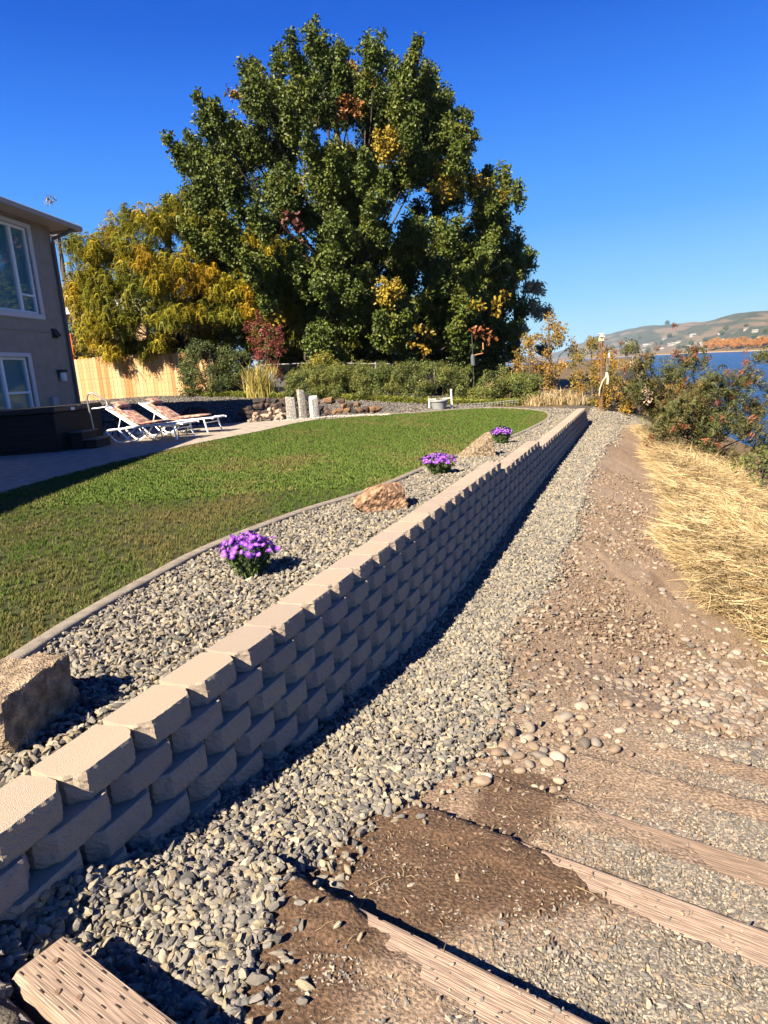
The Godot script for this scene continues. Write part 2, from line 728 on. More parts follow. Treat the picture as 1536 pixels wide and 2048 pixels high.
func terrain() -> void:
	var ss_ := spaced(-60.0, 260.0, [[-0.7, 3.2, 0.021], [3.2, 7.0, 0.045], [7.0, 20.0, 0.12], [20.0, 34.0, 0.4]])
	var ts := spaced(-220.0, 60.0, [[-8.0, -1.6, 0.16], [-1.6, -0.2, 0.05], [-0.2, 2.5, 0.021], [2.5, 5.0, 0.06], [5.0, 10.0, 0.25]])
	var m := MB.new()
	var nt := ts.size()
	for s in ss_:
		for t in ts:
			var p := from_st(s, t)
			var y := ground(p.x, p.z)
			var col := Color(0.05, 0.06, 0.018)
			var n1 := noise.get_noise_2d(s * 55.0, t * 55.0)
			var n2 := rough.get_noise_2d(s * 420.0, t * 420.0)
			if t < -0.1 and s < 17.6 or t < -0.8:
				if t > -edge_t(s) - 0.05 and s < 17.6:
					col = Color(0.1, 0.09, 0.075)
				elif Geometry2D.is_point_in_polygon(Vector2(p.x, p.z), patio_area):
					y -= 0.06
					col = Color(0.1, 0.09, 0.075)
				elif Geometry2D.is_point_in_polygon(Vector2(p.x, p.z), lawn_area):
					col = Color(0.036, 0.05, 0.013).lerp(Color(0.055, 0.05, 0.02), clampf(0.4 + n1 * 1.4, 0, 1))
				else:
					col = (Color(0.13, 0.12, 0.11) if p.x < 3.4 or s < 19.4 else Color(0.14, 0.1, 0.045)) * (1.0 + 0.35 * n2)
					y += 0.02 * n2
			else:
				var q := s + 0.24 * t
				var e := strip_edge(s)
				var dirt := Color(0.224, 0.161, 0.116).lerp(Color(0.273, 0.208, 0.154), clampf(0.5 + n1 * 1.6, 0, 1)) * (1.0 + 0.16 * n2) * rng.randf_range(0.88, 1.12)
				var amp := 0.011 if t > e else 0.006
				if t > e and (q > 2.2 or t < 1.2):
					y += 0.012 * absf(rough.get_noise_2d(s * 170.0 + 40, t * 170.0))
				var step_m := ss(0.3, 0.62, t) * (1.0 - ss(2.15, 3.0, q))
				y += (amp * n2 + 0.02 * n1 * (1.0 - step_m)) * (1.0 if step_m < 0.5 else 0.6)
				var damp := 0.0
				if q > -0.15 and q < 1.5:
					var edge := damp_edge(q)
					damp = ss(0.36, 0.46, t) * (1.0 - ss(edge - 0.1, edge + 0.03, t + 0.3 * n1 + 0.05 * n2))
					if q > 1.0:
						damp *= ss(0.95, 1.02, t) * 0.9
					if s > 0.62 and t < 0.86 and q < 1.02:
						damp *= ss(0.05, 0.12, t - (0.3 + 0.45 * (s - 0.2)))
				var far_damp := ss(0.05, 0.3, noise.get_noise_2d(s * 38.0 + 300, t * 110.0) * 1.6 - 0.28) * ss(0.9, 1.2, t) * ss(2.4, 3.0, s) * (1.0 - ss(6.0, 8.0, s))
				dirt = dirt.lerp(Color(0.108, 0.0684, 0.0444) * (1.0 + 0.25 * n2), clampf(damp, 0, 1))
				dirt = dirt.lerp(Color(0.149, 0.101, 0.0667), clampf(far_damp, 0, 0.8))
				# pale dry streaks that run down the slope
				var streak := ss(0.02, 0.25, noise.get_noise_2d(s * 34.0 + t * 60.0, t * 9.0 - s * 3.0 + 90) + 0.5 * noise.get_noise_2d(s * 90.0 + t * 160.0, t * 20.0 - s * 9.0)) * ss(0.85, 1.1, t) * ss(2.0, 3.0, s)
				dirt = dirt.lerp(Color(0.279, 0.203, 0.135), streak * 0.85)
				y += 0.013 * streak * (1.0 if t < 3 else 0.0)
				if q < 2.3 and t > 1.15:
					var de := damp_edge(q) if q < 1.4 else 1.75
					var gr := ss(de - 0.1, de + 0.3, t + 0.3 * n1) * ss(-0.2, 0.1, q)
					if timber_at(q, t) > 0:
						gr = 0.0
					dirt = dirt.lerp(Color(0.195, 0.174, 0.149) * (1.0 + 0.4 * n2), gr * (1.0 - 0.5 * damp))
				if t < e:
					col = Color(0.1, 0.088, 0.072)
				else:
					col = dirt
				if t > 2.0 and s > 2.6:
					col = col.lerp(Color(0.2, 0.145, 0.075), ss(2.0, 2.8, t) * ss(2.6, 4.0, s))
			m.col = col
			m.p(Vector3(p.x, y, p.z))
	for i in ss_.size() - 1:
		for j in nt - 1:
			var a := i * nt + j
			m.t(a, a + 1, a + nt + 1)
			m.t(a, a + nt + 1, a + nt)
	var soil := mat("soil", Color(1, 1, 1), 0.95, true)
	textured(soil, grain("soil_tint", 0.04, 0.62, 1.0), Vector3(2.6, 2.6, 2.6), grain("soil_relief", 0.05, 0.0, 1.0), 0.3, true)
	struct("ground", m.mesh(true, true), soil)


func river() -> void:
	var m := MB.new()
	m.quad(Vector3(-3000, -5, -6500), Vector3(-3000, -5, 900), Vector3(5500, -5, 900), Vector3(5500, -5, -6500))
	var w := mat("river_water", lin(0.012, 0.045, 0.14), 0.3)  # deep blue of the reflected higher sky is put into the base colour
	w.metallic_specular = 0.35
	textured(w, grain("ripples_tint", 0.02, 0.62, 1.0), Vector3(0.012, 0.012, 0.05), grain("ripples", 0.03, 0.0, 1.0), 14.0, true)
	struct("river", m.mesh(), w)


func shore(az: float) -> float:  # distance of the far waterline by bearing right of straight ahead
	return pw([[-30.0, 5200.0], [5.0, 4200.0], [12.0, 3300.0], [17.0, 2600.0], [22.0, 1600.0], [29.0, 800.0], [40.0, 560.0], [60.0, 430.0], [100.0, 400.0]], az)


func hill(az: float, k: float) -> Vector3:  # k: 0 waterline .. 1 crest .. 1.3 behind it
	var r0 := shore(az)
	var depth := 340.0 + r0 * 0.42
	var r := r0 + depth * k
	var crest := pw([[-30.0, 20.0], [8.0, 20.0], [13.5, 36.0], [15.5, 56.0], [16.5, 82.0], [18.5, 108.0], [20.5, 106.0], [23.5, 91.0], [26.0, 76.0], [30.0, 66.0], [40.0, 68.0], [100.0, 70.0]], az)
	var a := deg_to_rad(az)
	var x := r * sin(a)
	var z := -r * cos(a)
	var n := noise.get_noise_2d(x * 0.16, z * 0.16)
	var lift := pw([[0.0, 0.0], [0.05, 0.015], [0.22, 0.09], [0.45, 0.34], [0.75, 0.72], [1.0, 1.0], [1.3, 0.9]], k)
	var y := -5.2 + crest * lift * (1.0 + 0.07 * n) + 1.5 * ss(0.0, 0.03, k)
	return Vector3(x, y, z)


func far_bank() -> void:
	var m := MB.new()
	var na := 420
	var nk := 60
	for i in na + 1:
		var az := lerpf(-12.0, 78.0, float(i) / na)
		for j in nk + 1:
			var k := 1.3 * pow(float(j) / nk, 1.25)
			var p := hill(az, k)
			var f1 := noise.get_noise_2d(p.x * 0.6 + 500, p.z * 0.35)
			var f2 := rough.get_noise_2d(p.x * 0.9, p.z * 0.9)
			var col := Color(0.125, 0.09, 0.06).lerp(Color(0.075, 0.062, 0.04), clampf(0.5 + f2, 0, 1))
			var orch := ss(-0.2, -0.06, 0.5 * f1 + 0.8 * noise.get_noise_2d(az * 22.0, k * 560.0 + az * 9.0) + 0.1 * ss(0.8, 1.0, k))
			col = col.lerp(Color(0.036, 0.042, 0.027) * (1.0 + 0.5 * f2), orch * ss(0.25, 0.4, k))
			if k < 0.1:
				col = Color(0.13, 0.07, 0.02).lerp(Color(0.1, 0.08, 0.03), clampf(0.5 + 1.2 * f2, 0, 1))
			if k < 0.012:
				col = Color(0.3, 0.24, 0.17)
			m.col = col
			m.p(p)
	for i in na:
		for j in nk:
			var a := i * (nk + 1) + j
			m.t(a, a + nk + 1, a + nk + 2)
			m.t(a, a + nk + 2, a + 1)
	struct("far_hills", m.mesh(true, true), mat("hill_land", Color(1, 1, 1), 1.0, true))
	# orange shore trees and dark trees on the hill
	var clump := leaf_clump(2, 71)
	var lm := leafy("far_leaf", 0.7, 0.2)
	var stem := mat("bark_far", lin(0.12, 0.09, 0.07), 0.9)
	var n_tree := 0
	for i in 34:
		var az := 26.2 + 7.6 * i / 33.0 + rng.randf_range(-0.12, 0.12)
		var p := hill(az, 0.045 + rng.randf() * 0.05)
		var h := rng.randf_range(9.0, 15.0) * clampf(p.length() / 900.0, 0.6, 1.6)
		far_tree("shore_tree", "orange autumn tree in the row on the far shore, %s from the left" % nth(i + 1), p, h, [Color(0.3, 0.12, 0.018), Color(0.24, 0.11, 0.022), Color(0.32, 0.15, 0.028)], clump, lm, stem, "orange trees along the far shore")
		n_tree += 1
	for i in 30:
		var az := 17.0 + 14.0 * (i + rng.randf()) / 30.0
		var k: float = [0.13, 0.2, 0.3, 0.36, 0.42, 0.55, 0.99][rng.randi() % 7] + rng.randfn() * 0.02
		var p := hill(az, k)
		var h := rng.randf_range(7.0, 13.0) * clampf(p.length() / 1500.0, 0.7, 1.8)
		far_tree("hill_tree", "dark green tree on the hillside across the river, %s from the left" % nth(i + 1), p, h, [Color(0.06, 0.085, 0.045), Color(0.075, 0.1, 0.05)], clump, lm, stem, "dark trees on the far hillside")


func far_tree(called: String, label: String, p: Vector3, h: float, pal: Array, clump: Mesh, lm: Material, bark: Material, group: String) -> void:
	var o := thing(called, label, "tree", p, rng.randf() * TAU, group)
	var m := MB.new()
	m.tube([Vector3(0, -0.5, 0), Vector3(0, h * 0.5, 0)], h * 0.035, h * 0.02, 5)
	obj("trunk", m.mesh(true), bark, o)
	var lobes := []
	for k in 5:
		var g := TAU * k / 5.0
		lobes.append([Vector3(cos(g) * h * 0.26, h * rng.randf_range(0.35, 0.6), sin(g) * h * 0.26), Vector3(0.26, 0.3, 0.26) * h])
	lobes.append([Vector3(0, h * 0.72, 0), Vector3(0.24, 0.28, 0.24) * h])
	foliage(o, "crown", lobes, 60.0 / pow(h * h * h * 0.02, 0.62), clump, lm, pal, h * 0.16)


func patio() -> void:
	var m := MB.new()
	var ids := Geometry2D.triangulate_polygon(patio_area)
	for k in range(0, ids.size(), 3):
		var q := []
		for e in 3:
			var w := patio_area[ids[k + e]]
			q.append(Vector3(w.x, 0.02, w.y))
		if (q[1] - q[0]).cross(q[2] - q[0]).y < 0:
			m.tri(q[0], q[2], q[1])
		else:
			m.tri(q[0], q[1], q[2])
	for k in patio_area.size():
		var a := patio_area[k]
		var b := patio_area[(k + 1) % patio_area.size()]
		m.quad(Vector3(a.x, -0.12, a.y), Vector3(b.x, -0.12, b.y), Vector3(b.x, 0.02, b.y), Vector3(a.x, 0.02, a.y))
	var c := mat("patio_concrete", lin(0.29, 0.258, 0.22), 0.85)
	textured(c, grain("patio_tint", 0.012, 0.82, 1.0), Vector3(0.6, 0.6, 0.6), grain("fine_relief", 0.12, 0.0, 1.0), 0.15, true)
	struct("patio", m.mesh(), c)


# ---------------------------------------------------------------- house
func house() -> void:
	var o := thing("house", "two storey house with taupe stucco, white trimmed windows and brown roof", "house", Vector3(-8.119, 0, -18.5), -0.12)
	var stucco := mat("stucco", lin(0.29, 0.232, 0.19), 0.95)
	textured(stucco, grain("stucco_tint", 0.008, 0.93, 1.0), Vector3(0.7, 0.7, 0.7), grain("stucco_relief", 0.09, 0.0, 1.0), 0.1)
	var white := mat("white_trim", lin(0.68, 0.66, 0.66), 0.6)
	var trim := mat("grey_trim", lin(0.5, 0.47, 0.48), 0.7)
	var glass := mat("window_glass", Color(0.3, 0.55, 0.62, 0.3), 0.03)
	glass.transparency = BaseMaterial3D.TRANSPARENCY_ALPHA
	glass.metallic_specular = 1.0
	var dark := mat("reflection_teal", lin(0.1, 0.215, 0.235), 0.35)  # teal reflection of sky and hills, painted as a window colour
	var blind := mat("window_blind", lin(0.32, 0.3, 0.26), 0.8)
	var w := MB.new()
	var top := 5.42
	var zs := [0.0, 1.0, 4.3, 5.4]
	# front (river) wall round its two windows: upper z 1.0-4.3 y 3.16-5.2, lower z 1.86-3.9 y 0.55-2.1
	w.box(Vector3(-0.25, -0.3, 0), Vector3(0, 0.55, 5.4))
	w.box(Vector3(-0.25, 2.1, 0), Vector3(0, 3.16, 5.4))
	w.box(Vector3(-0.25, 5.2, 0), Vector3(0, top, 5.4))
	w.box(Vector3(-0.25, 0.55, 0), Vector3(0, 2.1, 1.86))
	w.box(Vector3(-0.25, 0.55, 3.9), Vector3(0, 2.1, 5.4))
	w.box(Vector3(-0.25, 3.16, 0), Vector3(0, 5.2, 1.0))
	w.box(Vector3(-0.25, 3.16, 4.3), Vector3(0, 5.2, 5.4))
	w.box(Vector3(-8, -0.3, 0), Vector3(-0.252, top, 0.25))
	w.box(Vector3(-8, -0.3, 5.15), Vector3(-0.252, top, 5.4))
	w.box(Vector3(-8, -0.3, 0.252), Vector3(-7.75, top, 5.148))
	obj("wall", w.mesh(), stucco, o)
	var band := MB.new()
	band.box(Vector3(0.001, 2.72, 0.002), Vector3(0.018, 2.755, 5.4), 0.004)
	obj("floor_band", band.mesh(), stucco, o)
	# windows
	for d in [[3.16, 5.2, 1.0, 4.3, [1.62], 3.6], [0.55, 2.1, 1.86, 3.9, [2.78], 1.27]]:
		var y0: float = d[0]
		var y1: float = d[1]
		var z0: float = d[2]
		var z1: float = d[3]
		var fr := MB.new()
		for b in [[y0 - 0.13, y0, z0 - 0.13, z1 + 0.13], [y1, y1 + 0.1, z0 - 0.13, z1 + 0.13], [y0, y1, z0 - 0.13, z0], [y0, y1, z1, z1 + 0.13]]:
			fr.box(Vector3(-0.05, b[0], b[2]), Vector3(0.035, b[1], b[3]), 0.006)
		var win := obj("window", fr.mesh(), trim, o)
		var sash := MB.new()
		sash.box(Vector3(-0.12, y0, z0), Vector3(-0.04, y0 + 0.06, z1), 0.005)
		sash.box(Vector3(-0.12, y1 - 0.06, z0), Vector3(-0.04, y1, z1), 0.005)
		sash.box(Vector3(-0.12, y0 + 0.06, z0), Vector3(-0.04, y1 - 0.06, z0 + 0.06), 0.005)
		sash.box(Vector3(-0.12, y0 + 0.06, z1 - 0.06), Vector3(-0.04, y1 - 0.06, z1), 0.005)
		for c in d[4]:
			sash.box(Vector3(-0.125, y0 + 0.06, c - 0.045), Vector3(-0.03, y1 - 0.06, c + 0.045), 0.005)
		var c0: float = d[4][0]
		sash.box(Vector3(-0.12, d[5] - 0.025, z0 + 0.06), Vector3(-0.045, d[5] + 0.025, c0 - 0.045), 0.005)
		obj("frame", sash.mesh(), white, win)
		var pane := MB.new()
		pane.box(Vector3(-0.09, y0 + 0.04, z0 + 0.04), Vector3(-0.08, y1 - 0.04, z1 - 0.04))
		obj("pane", pane.mesh(), glass, win)
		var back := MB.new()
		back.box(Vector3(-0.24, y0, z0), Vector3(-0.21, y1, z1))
		obj("reflection_backing" if y0 > 2 else "blind", back.mesh(), dark if y0 > 2 else blind, win)  # the upper panel carries the painted teal reflection
	# hip roof with eaves, fascia gutter and shingle courses
	var roof := MB.new()
	var ov := 0.5
	var e0 := Vector3(ov, top + 0.05, -ov)
	var e1 := Vector3(ov, top + 0.05, 5.4 + ov)
	var e2 := Vector3(-8 - ov, top + 0.05, 5.4 + ov)
	var e3 := Vector3(-8 - ov, top + 0.05, -ov)
	var r0 := Vector3(-3.2, top + 1.5, 2.7)
	var r1 := Vector3(-4.8, top + 1.5, 2.7)
	for f in [[e0, e1, r0, r0], [e1, e2, r1, r0], [e2, e3, r1, r1], [e3, e0, r0, r1]]:
		var rows := 14
		for k in rows:
			var a: Vector3 = f[0].lerp(f[3], k / float(rows))
			var b: Vector3 = f[1].lerp(f[2], k / float(rows))
			var c: Vector3 = f[1].lerp(f[2], (k + 1.0) / rows)
			var d: Vector3 = f[0].lerp(f[3], (k + 1.0) / rows)
			var up := Vector3(0, 0.03, 0)
			roof.quad(a + up, b + up, c, d)
			roof.quad(a, b, b + up, a + up)
	var shingle := mat("roof_shingle", lin(0.26, 0.15, 0.1), 0.95)
	textured(shingle, grain("shingle_tint", 0.05, 0.55, 1.0, FastNoiseLite.TYPE_CELLULAR), Vector3(2, 2, 2))
	obj("roof", roof.mesh(), shingle, o)
	var sof := MB.new()
	sof.box(Vector3(-8 - ov, top, -ov), Vector3(ov, top + 0.045, 5.4 + ov))
	obj("soffit", sof.mesh(), mat("soffit_paint", lin(0.42, 0.37, 0.33), 0.8), o)
	var gut := MB.new()
	gut.box(Vector3(ov, top - 0.06, -ov - 0.1), Vector3(ov + 0.1, top + 0.07, 5.4 + ov), 0.02)
	gut.box(Vector3(-8 - ov, top - 0.06, -ov - 0.1), Vector3(ov - 0.002, top + 0.07, -ov), 0.02)
	obj("gutter", gut.mesh(), mat("gutter_paint", lin(0.34, 0.3, 0.27), 0.6), o)
	var dsp := MB.new()
	dsp.tube([Vector3(0.5, top - 0.02, -0.25), Vector3(0.4, top - 0.15, -0.15), Vector3(0.07, top - 0.3, 0.03), Vector3(0.06, top - 0.45, 0.03), Vector3(0.06, 0.05, 0.03)], 0.045, 0.045, 8)
	obj("downspout", dsp.mesh(), mat("downspout_paint", lin(0.12, 0.105, 0.1), 0.6), o)
	# wall lamp
	var lamp := MB.new()
	lamp.box(Vector3(0.001, 1.6, 0.6), Vector3(0.03, 1.8, 0.72), 0.01)
	lamp.box(Vector3(0.03, 1.72, 0.55), Vector3(0.2, 1.79, 0.77), 0.015)
	var wl := obj("wall_lamp", lamp.mesh(), mat("lamp_black", lin(0.03, 0.03, 0.03), 0.5), o)
	var ls := MB.new()
	var pr := [Vector2(0.0, 1.5), Vector2(0.075, 1.5), Vector2(0.085, 1.6), Vector2(0.08, 1.718), Vector2(0.0, 1.718)]
	ls.lathe(pr, 12)
	var sh := obj("lamp_shade", ls.mesh(true), mat("lamp_glass", lin(0.6, 0.58, 0.58), 0.4), wl)
	sh.position = Vector3(0.115, 0, 0.66)
	var vent := MB.new()
	vent.box(Vector3(0.001, 2.6, 0.45), Vector3(0.03, 2.84, 0.68), 0.008)
	vent.quad(Vector3(0.03, 2.83, 0.46), Vector3(0.14, 2.64, 0.46), Vector3(0.14, 2.64, 0.67), Vector3(0.03, 2.83, 0.67))
	vent.tri(Vector3(0.03, 2.83, 0.46), Vector3(0.03, 2.64, 0.46), Vector3(0.14, 2.64, 0.46))
	vent.tri(Vector3(0.03, 2.83, 0.67), Vector3(0.14, 2.64, 0.67), Vector3(0.03, 2.64, 0.67))
	obj("vent_hood", vent.mesh(), mats["lamp_black"], o)
	var mb := MB.new()
	mb.box(Vector3(0.001, 0.8, 1.0), Vector3(0.1, 1.12, 1.24), 0.01)
	obj("meter_box", mb.mesh(), mat("meter_grey", lin(0.25, 0.27, 0.29), 0.5), o)
	# unseen wing added left of the frame to cast shade on lawn and patio
	var wing := thing("added_shade_wing", "unseen wing added beyond the left edge to cast shade on the lawn", "building", Vector3.ZERO)
	var wm := MB.new()
	wm.box(Vector3(-15, -0.3, -9.2), Vector3(-8.7, 5.3, -1.0))
	obj("wall", wm.mesh(), stucco, wing)
	var wr := MB.new()
	wr.box(Vector3(-15.4, 5.3, -9.6), Vector3(-8.3, 5.5, -0.6), 0.03)
	obj("roof", wr.mesh(), shingle, wing)


func neighbour() -> void:
	var o := thing("neighbour_house", "tan sided neighbour house with white eaves behind the yellowing tree", "house", Vector3(-20.5, 0.8, -44.0), 0.15)
	var w := MB.new()
	for k in 28:
		w.quad(Vector3(-6, k * 0.2, 0.03), Vector3(6, k * 0.2, 0.03), Vector3(6, k * 0.2 + 0.2, 0), Vector3(-6, k * 0.2 + 0.2, 0))
		w.quad(Vector3(6.03, k * 0.2, 0), Vector3(6.03, k * 0.2, -9), Vector3(6, k * 0.2 + 0.2, -9), Vector3(6, k * 0.2 + 0.2, 0))
	w.box(Vector3(-5.98, -1, -9), Vector3(5.98, 5.58, -0.01))
	obj("wall", w.mesh(), mat("tan_siding", lin(0.3, 0.2, 0.11), 0.9), o)
	var r := MB.new()
	r.quad(Vector3(-6.5, 5.5, 0.6), Vector3(6.6, 5.5, 0.6), Vector3(6.6, 7.3, -4.5), Vector3(-6.5, 7.3, -4.5))
	r.quad(Vector3(6.6, 5.5, -9.6), Vector3(-6.5, 5.5, -9.6), Vector3(-6.5, 7.3, -4.5), Vector3(6.6, 7.3, -4.5))
	r.box(Vector3(1.5, 3.0, 0.05), Vector3(8.4, 3.12, 2.2))
	obj("roof", r.mesh(), mat("grey_roof", lin(0.3, 0.28, 0.27), 0.9), o)
	var f := MB.new()
	f.box(Vector3(-6.5, 5.3, 0.6), Vector3(6.6, 5.52, 0.66))
	f.box(Vector3(6.6, 5.3, -9.6), Vector3(6.7, 5.52, 0.6))
	f.box(Vector3(1.5, 2.9, 2.2), Vector3(8.4, 3.16, 2.26))
	obj("fascia", f.mesh(), mats["white_trim"], o)
	for x in [-3.0, 1.0, 4.0]:
		var wf := MB.new()
		wf.box(Vector3(x - 0.6, 3.6, 0.03), Vector3(x + 0.6, 4.9, 0.09), 0.01)
		var win := obj("window", wf.mesh(), mats["white_trim"], o)
		var pn := MB.new()
		pn.box(Vector3(x - 0.5, 3.7, 0.09), Vector3(x + 0.5, 4.8, 0.1))
		obj("pane", pn.mesh(), mats["reflection_teal"], win)


# ---------------------------------------------------------------- the wall
func block_mesh(seed_: int) -> ArrayMesh:
	# local: x out of the wall (face at 0), z towards the camera, top at y = 0
	var plan := []
	plan.append(Vector2(-0.1, 0.149))
	plan.append(Vector2(-0.05, 0.144))
	for k in 6:
		plan.append(Vector2(-0.046, 0.143).lerp(Vector2(0, 0.098), k / 5.0))
	for k in range(1, 15):
		plan.append(Vector2(0, 0.098).lerp(Vector2(0, -0.098), k / 14.0))
	for k in range(1, 6):
		plan.append(Vector2(0, -0.098).lerp(Vector2(-0.046, -0.143), k / 5.0))
	plan.append(Vector2(-0.05, -0.144))
	plan.append(Vector2(-0.1, -0.149))
	var rows := 10
	var m := MB.new()
	var np := plan.size()
	for j in rows + 1:
		var y := -0.0985 * j / rows
		for i in np:
			var q: Vector2 = plan[i]
			var d: float = 0.005 * rough.get_noise_3d(q.x * 500 + seed_ * 91, y * 650, q.y * 500) + 0.006 * rough.get_noise_3d(q.x * 2600, y * 2600 + seed_ * 31, q.y * 2600)
			if j == 0:
				d = d * 0.8 - 0.003
			if j == rows:
				d -= 0.003
			if i == 0 or i == np - 1:
				d = 0.0
			var bow := 0.0015 * sin(PI * j / rows)
			var yy := y
			m.p(Vector3(q.x + d + (bow if i > 7 and i < np - 8 else 0.0), minf(yy, 0.0), q.y + d * 0.6 * signf(q.y) * (1.0 if absf(q.y) > 0.099 else 0.0)))
	for j in rows:
		for i in np - 1:
			var a := j * np + i
			m.t(a, a + np, a + np + 1)
			m.t(a, a + np + 1, a + 1)
	var out := MB.new()
	for k in range(0, m.ix.size(), 3):
		out.tri(m.v[m.ix[k]], m.v[m.ix[k + 2]], m.v[m.ix[k + 1]])
	# flat top, sides, back
	var b0 := Vector3(-0.19, 0, 0.135)
	var b1 := Vector3(-0.19, 0, -0.135)
	var dn := Vector3(0, -0.0985, 0)
	var ring := []
	for i in np:
		ring.append(m.v[i])
	ring.append(b1)
	ring.append(b0)
	var o := Vector3(-0.1, 0, 0)
	for i in ring.size():
		out.tri(o, ring[i], ring[(i + 1) % ring.size()])
	for e in [[ring[np - 1], b1], [b1, b0], [b0, ring[0]]]:
		out.quad(e[0], e[0] + dn, e[1] + dn, e[1])
	return out.mesh()


func retaining_wall() -> void:
	var o := thing("retaining_wall", "long stepped retaining wall of tan split-face concrete blocks", "wall", W0, WALL_YAW)
	var kinds := []
	for k in 8:
		kinds.append(block_mesh(k + 1))
	var tints := []
	for k in 5:
		var f: float = [1.0, 0.93, 1.05, 0.97, 1.02][k]
		var m := mat("block_%d" % k, lin(0.355 * f, 0.298 * f, 0.24 * f * [1.0, 1.03, 0.97, 1.05, 0.98][k]), 0.95)
		textured(m, grain("block_tint", 0.11, 0.8, 1.0, FastNoiseLite.TYPE_SIMPLEX_SMOOTH, 512, 5), Vector3(3.1, 3.1, 3.1), grain("block_relief", 0.2, 0.0, 1.0), 0.22)
		m.uv1_offset = Vector3(k * 0.37, k * 0.21, 0)
		tints.append(m)
	var list := []
	for course in 8:
		for i in range(-4, 58):
			var mid := (i + 0.5 + (0.5 if course % 2 else 0.0)) * BLOCK
			var first := 0
			if mid > 21 * BLOCK + (0.01 if course % 2 == 0 else -0.1):
				first = 1
			if mid > 31 * BLOCK - 0.05:
				first = 2
			if course < first:
				continue
			var y := -0.1 * course
			if y < pw(BASE, mid) - 0.01:
				continue
			if mid > 57.4 * BLOCK:
				continue
			list.append([mid, course, y])
	list.sort_custom(func(a, b): return a[0] + a[1] * 0.05 < b[0] + b[1] * 0.05)
	var far := MB.new()
	var ib := IB.new()
	for k in list.size():
		var e: Array = list[k]
		var x: float = 0.02 * e[1] + rng.randf_range(-0.003, 0.003)
		var at := Vector3(x, e[2] + rng.randf_range(-0.0008, 0.0008), -e[0])
		var yaw := rng.randf_range(-0.012, 0.012)
		if k < 298:
			var b := obj("block", kinds[rng.randi() % 8], tints[rng.randi() % 5], o)
			b.position = at
			b.rotation.y = yaw
		else:
			ib.add(Basis(Vector3.UP, yaw), at, Color(1, 1, 1))
	if ib.n:
		many("far_blocks", kinds[0], tints[0], ib, o)


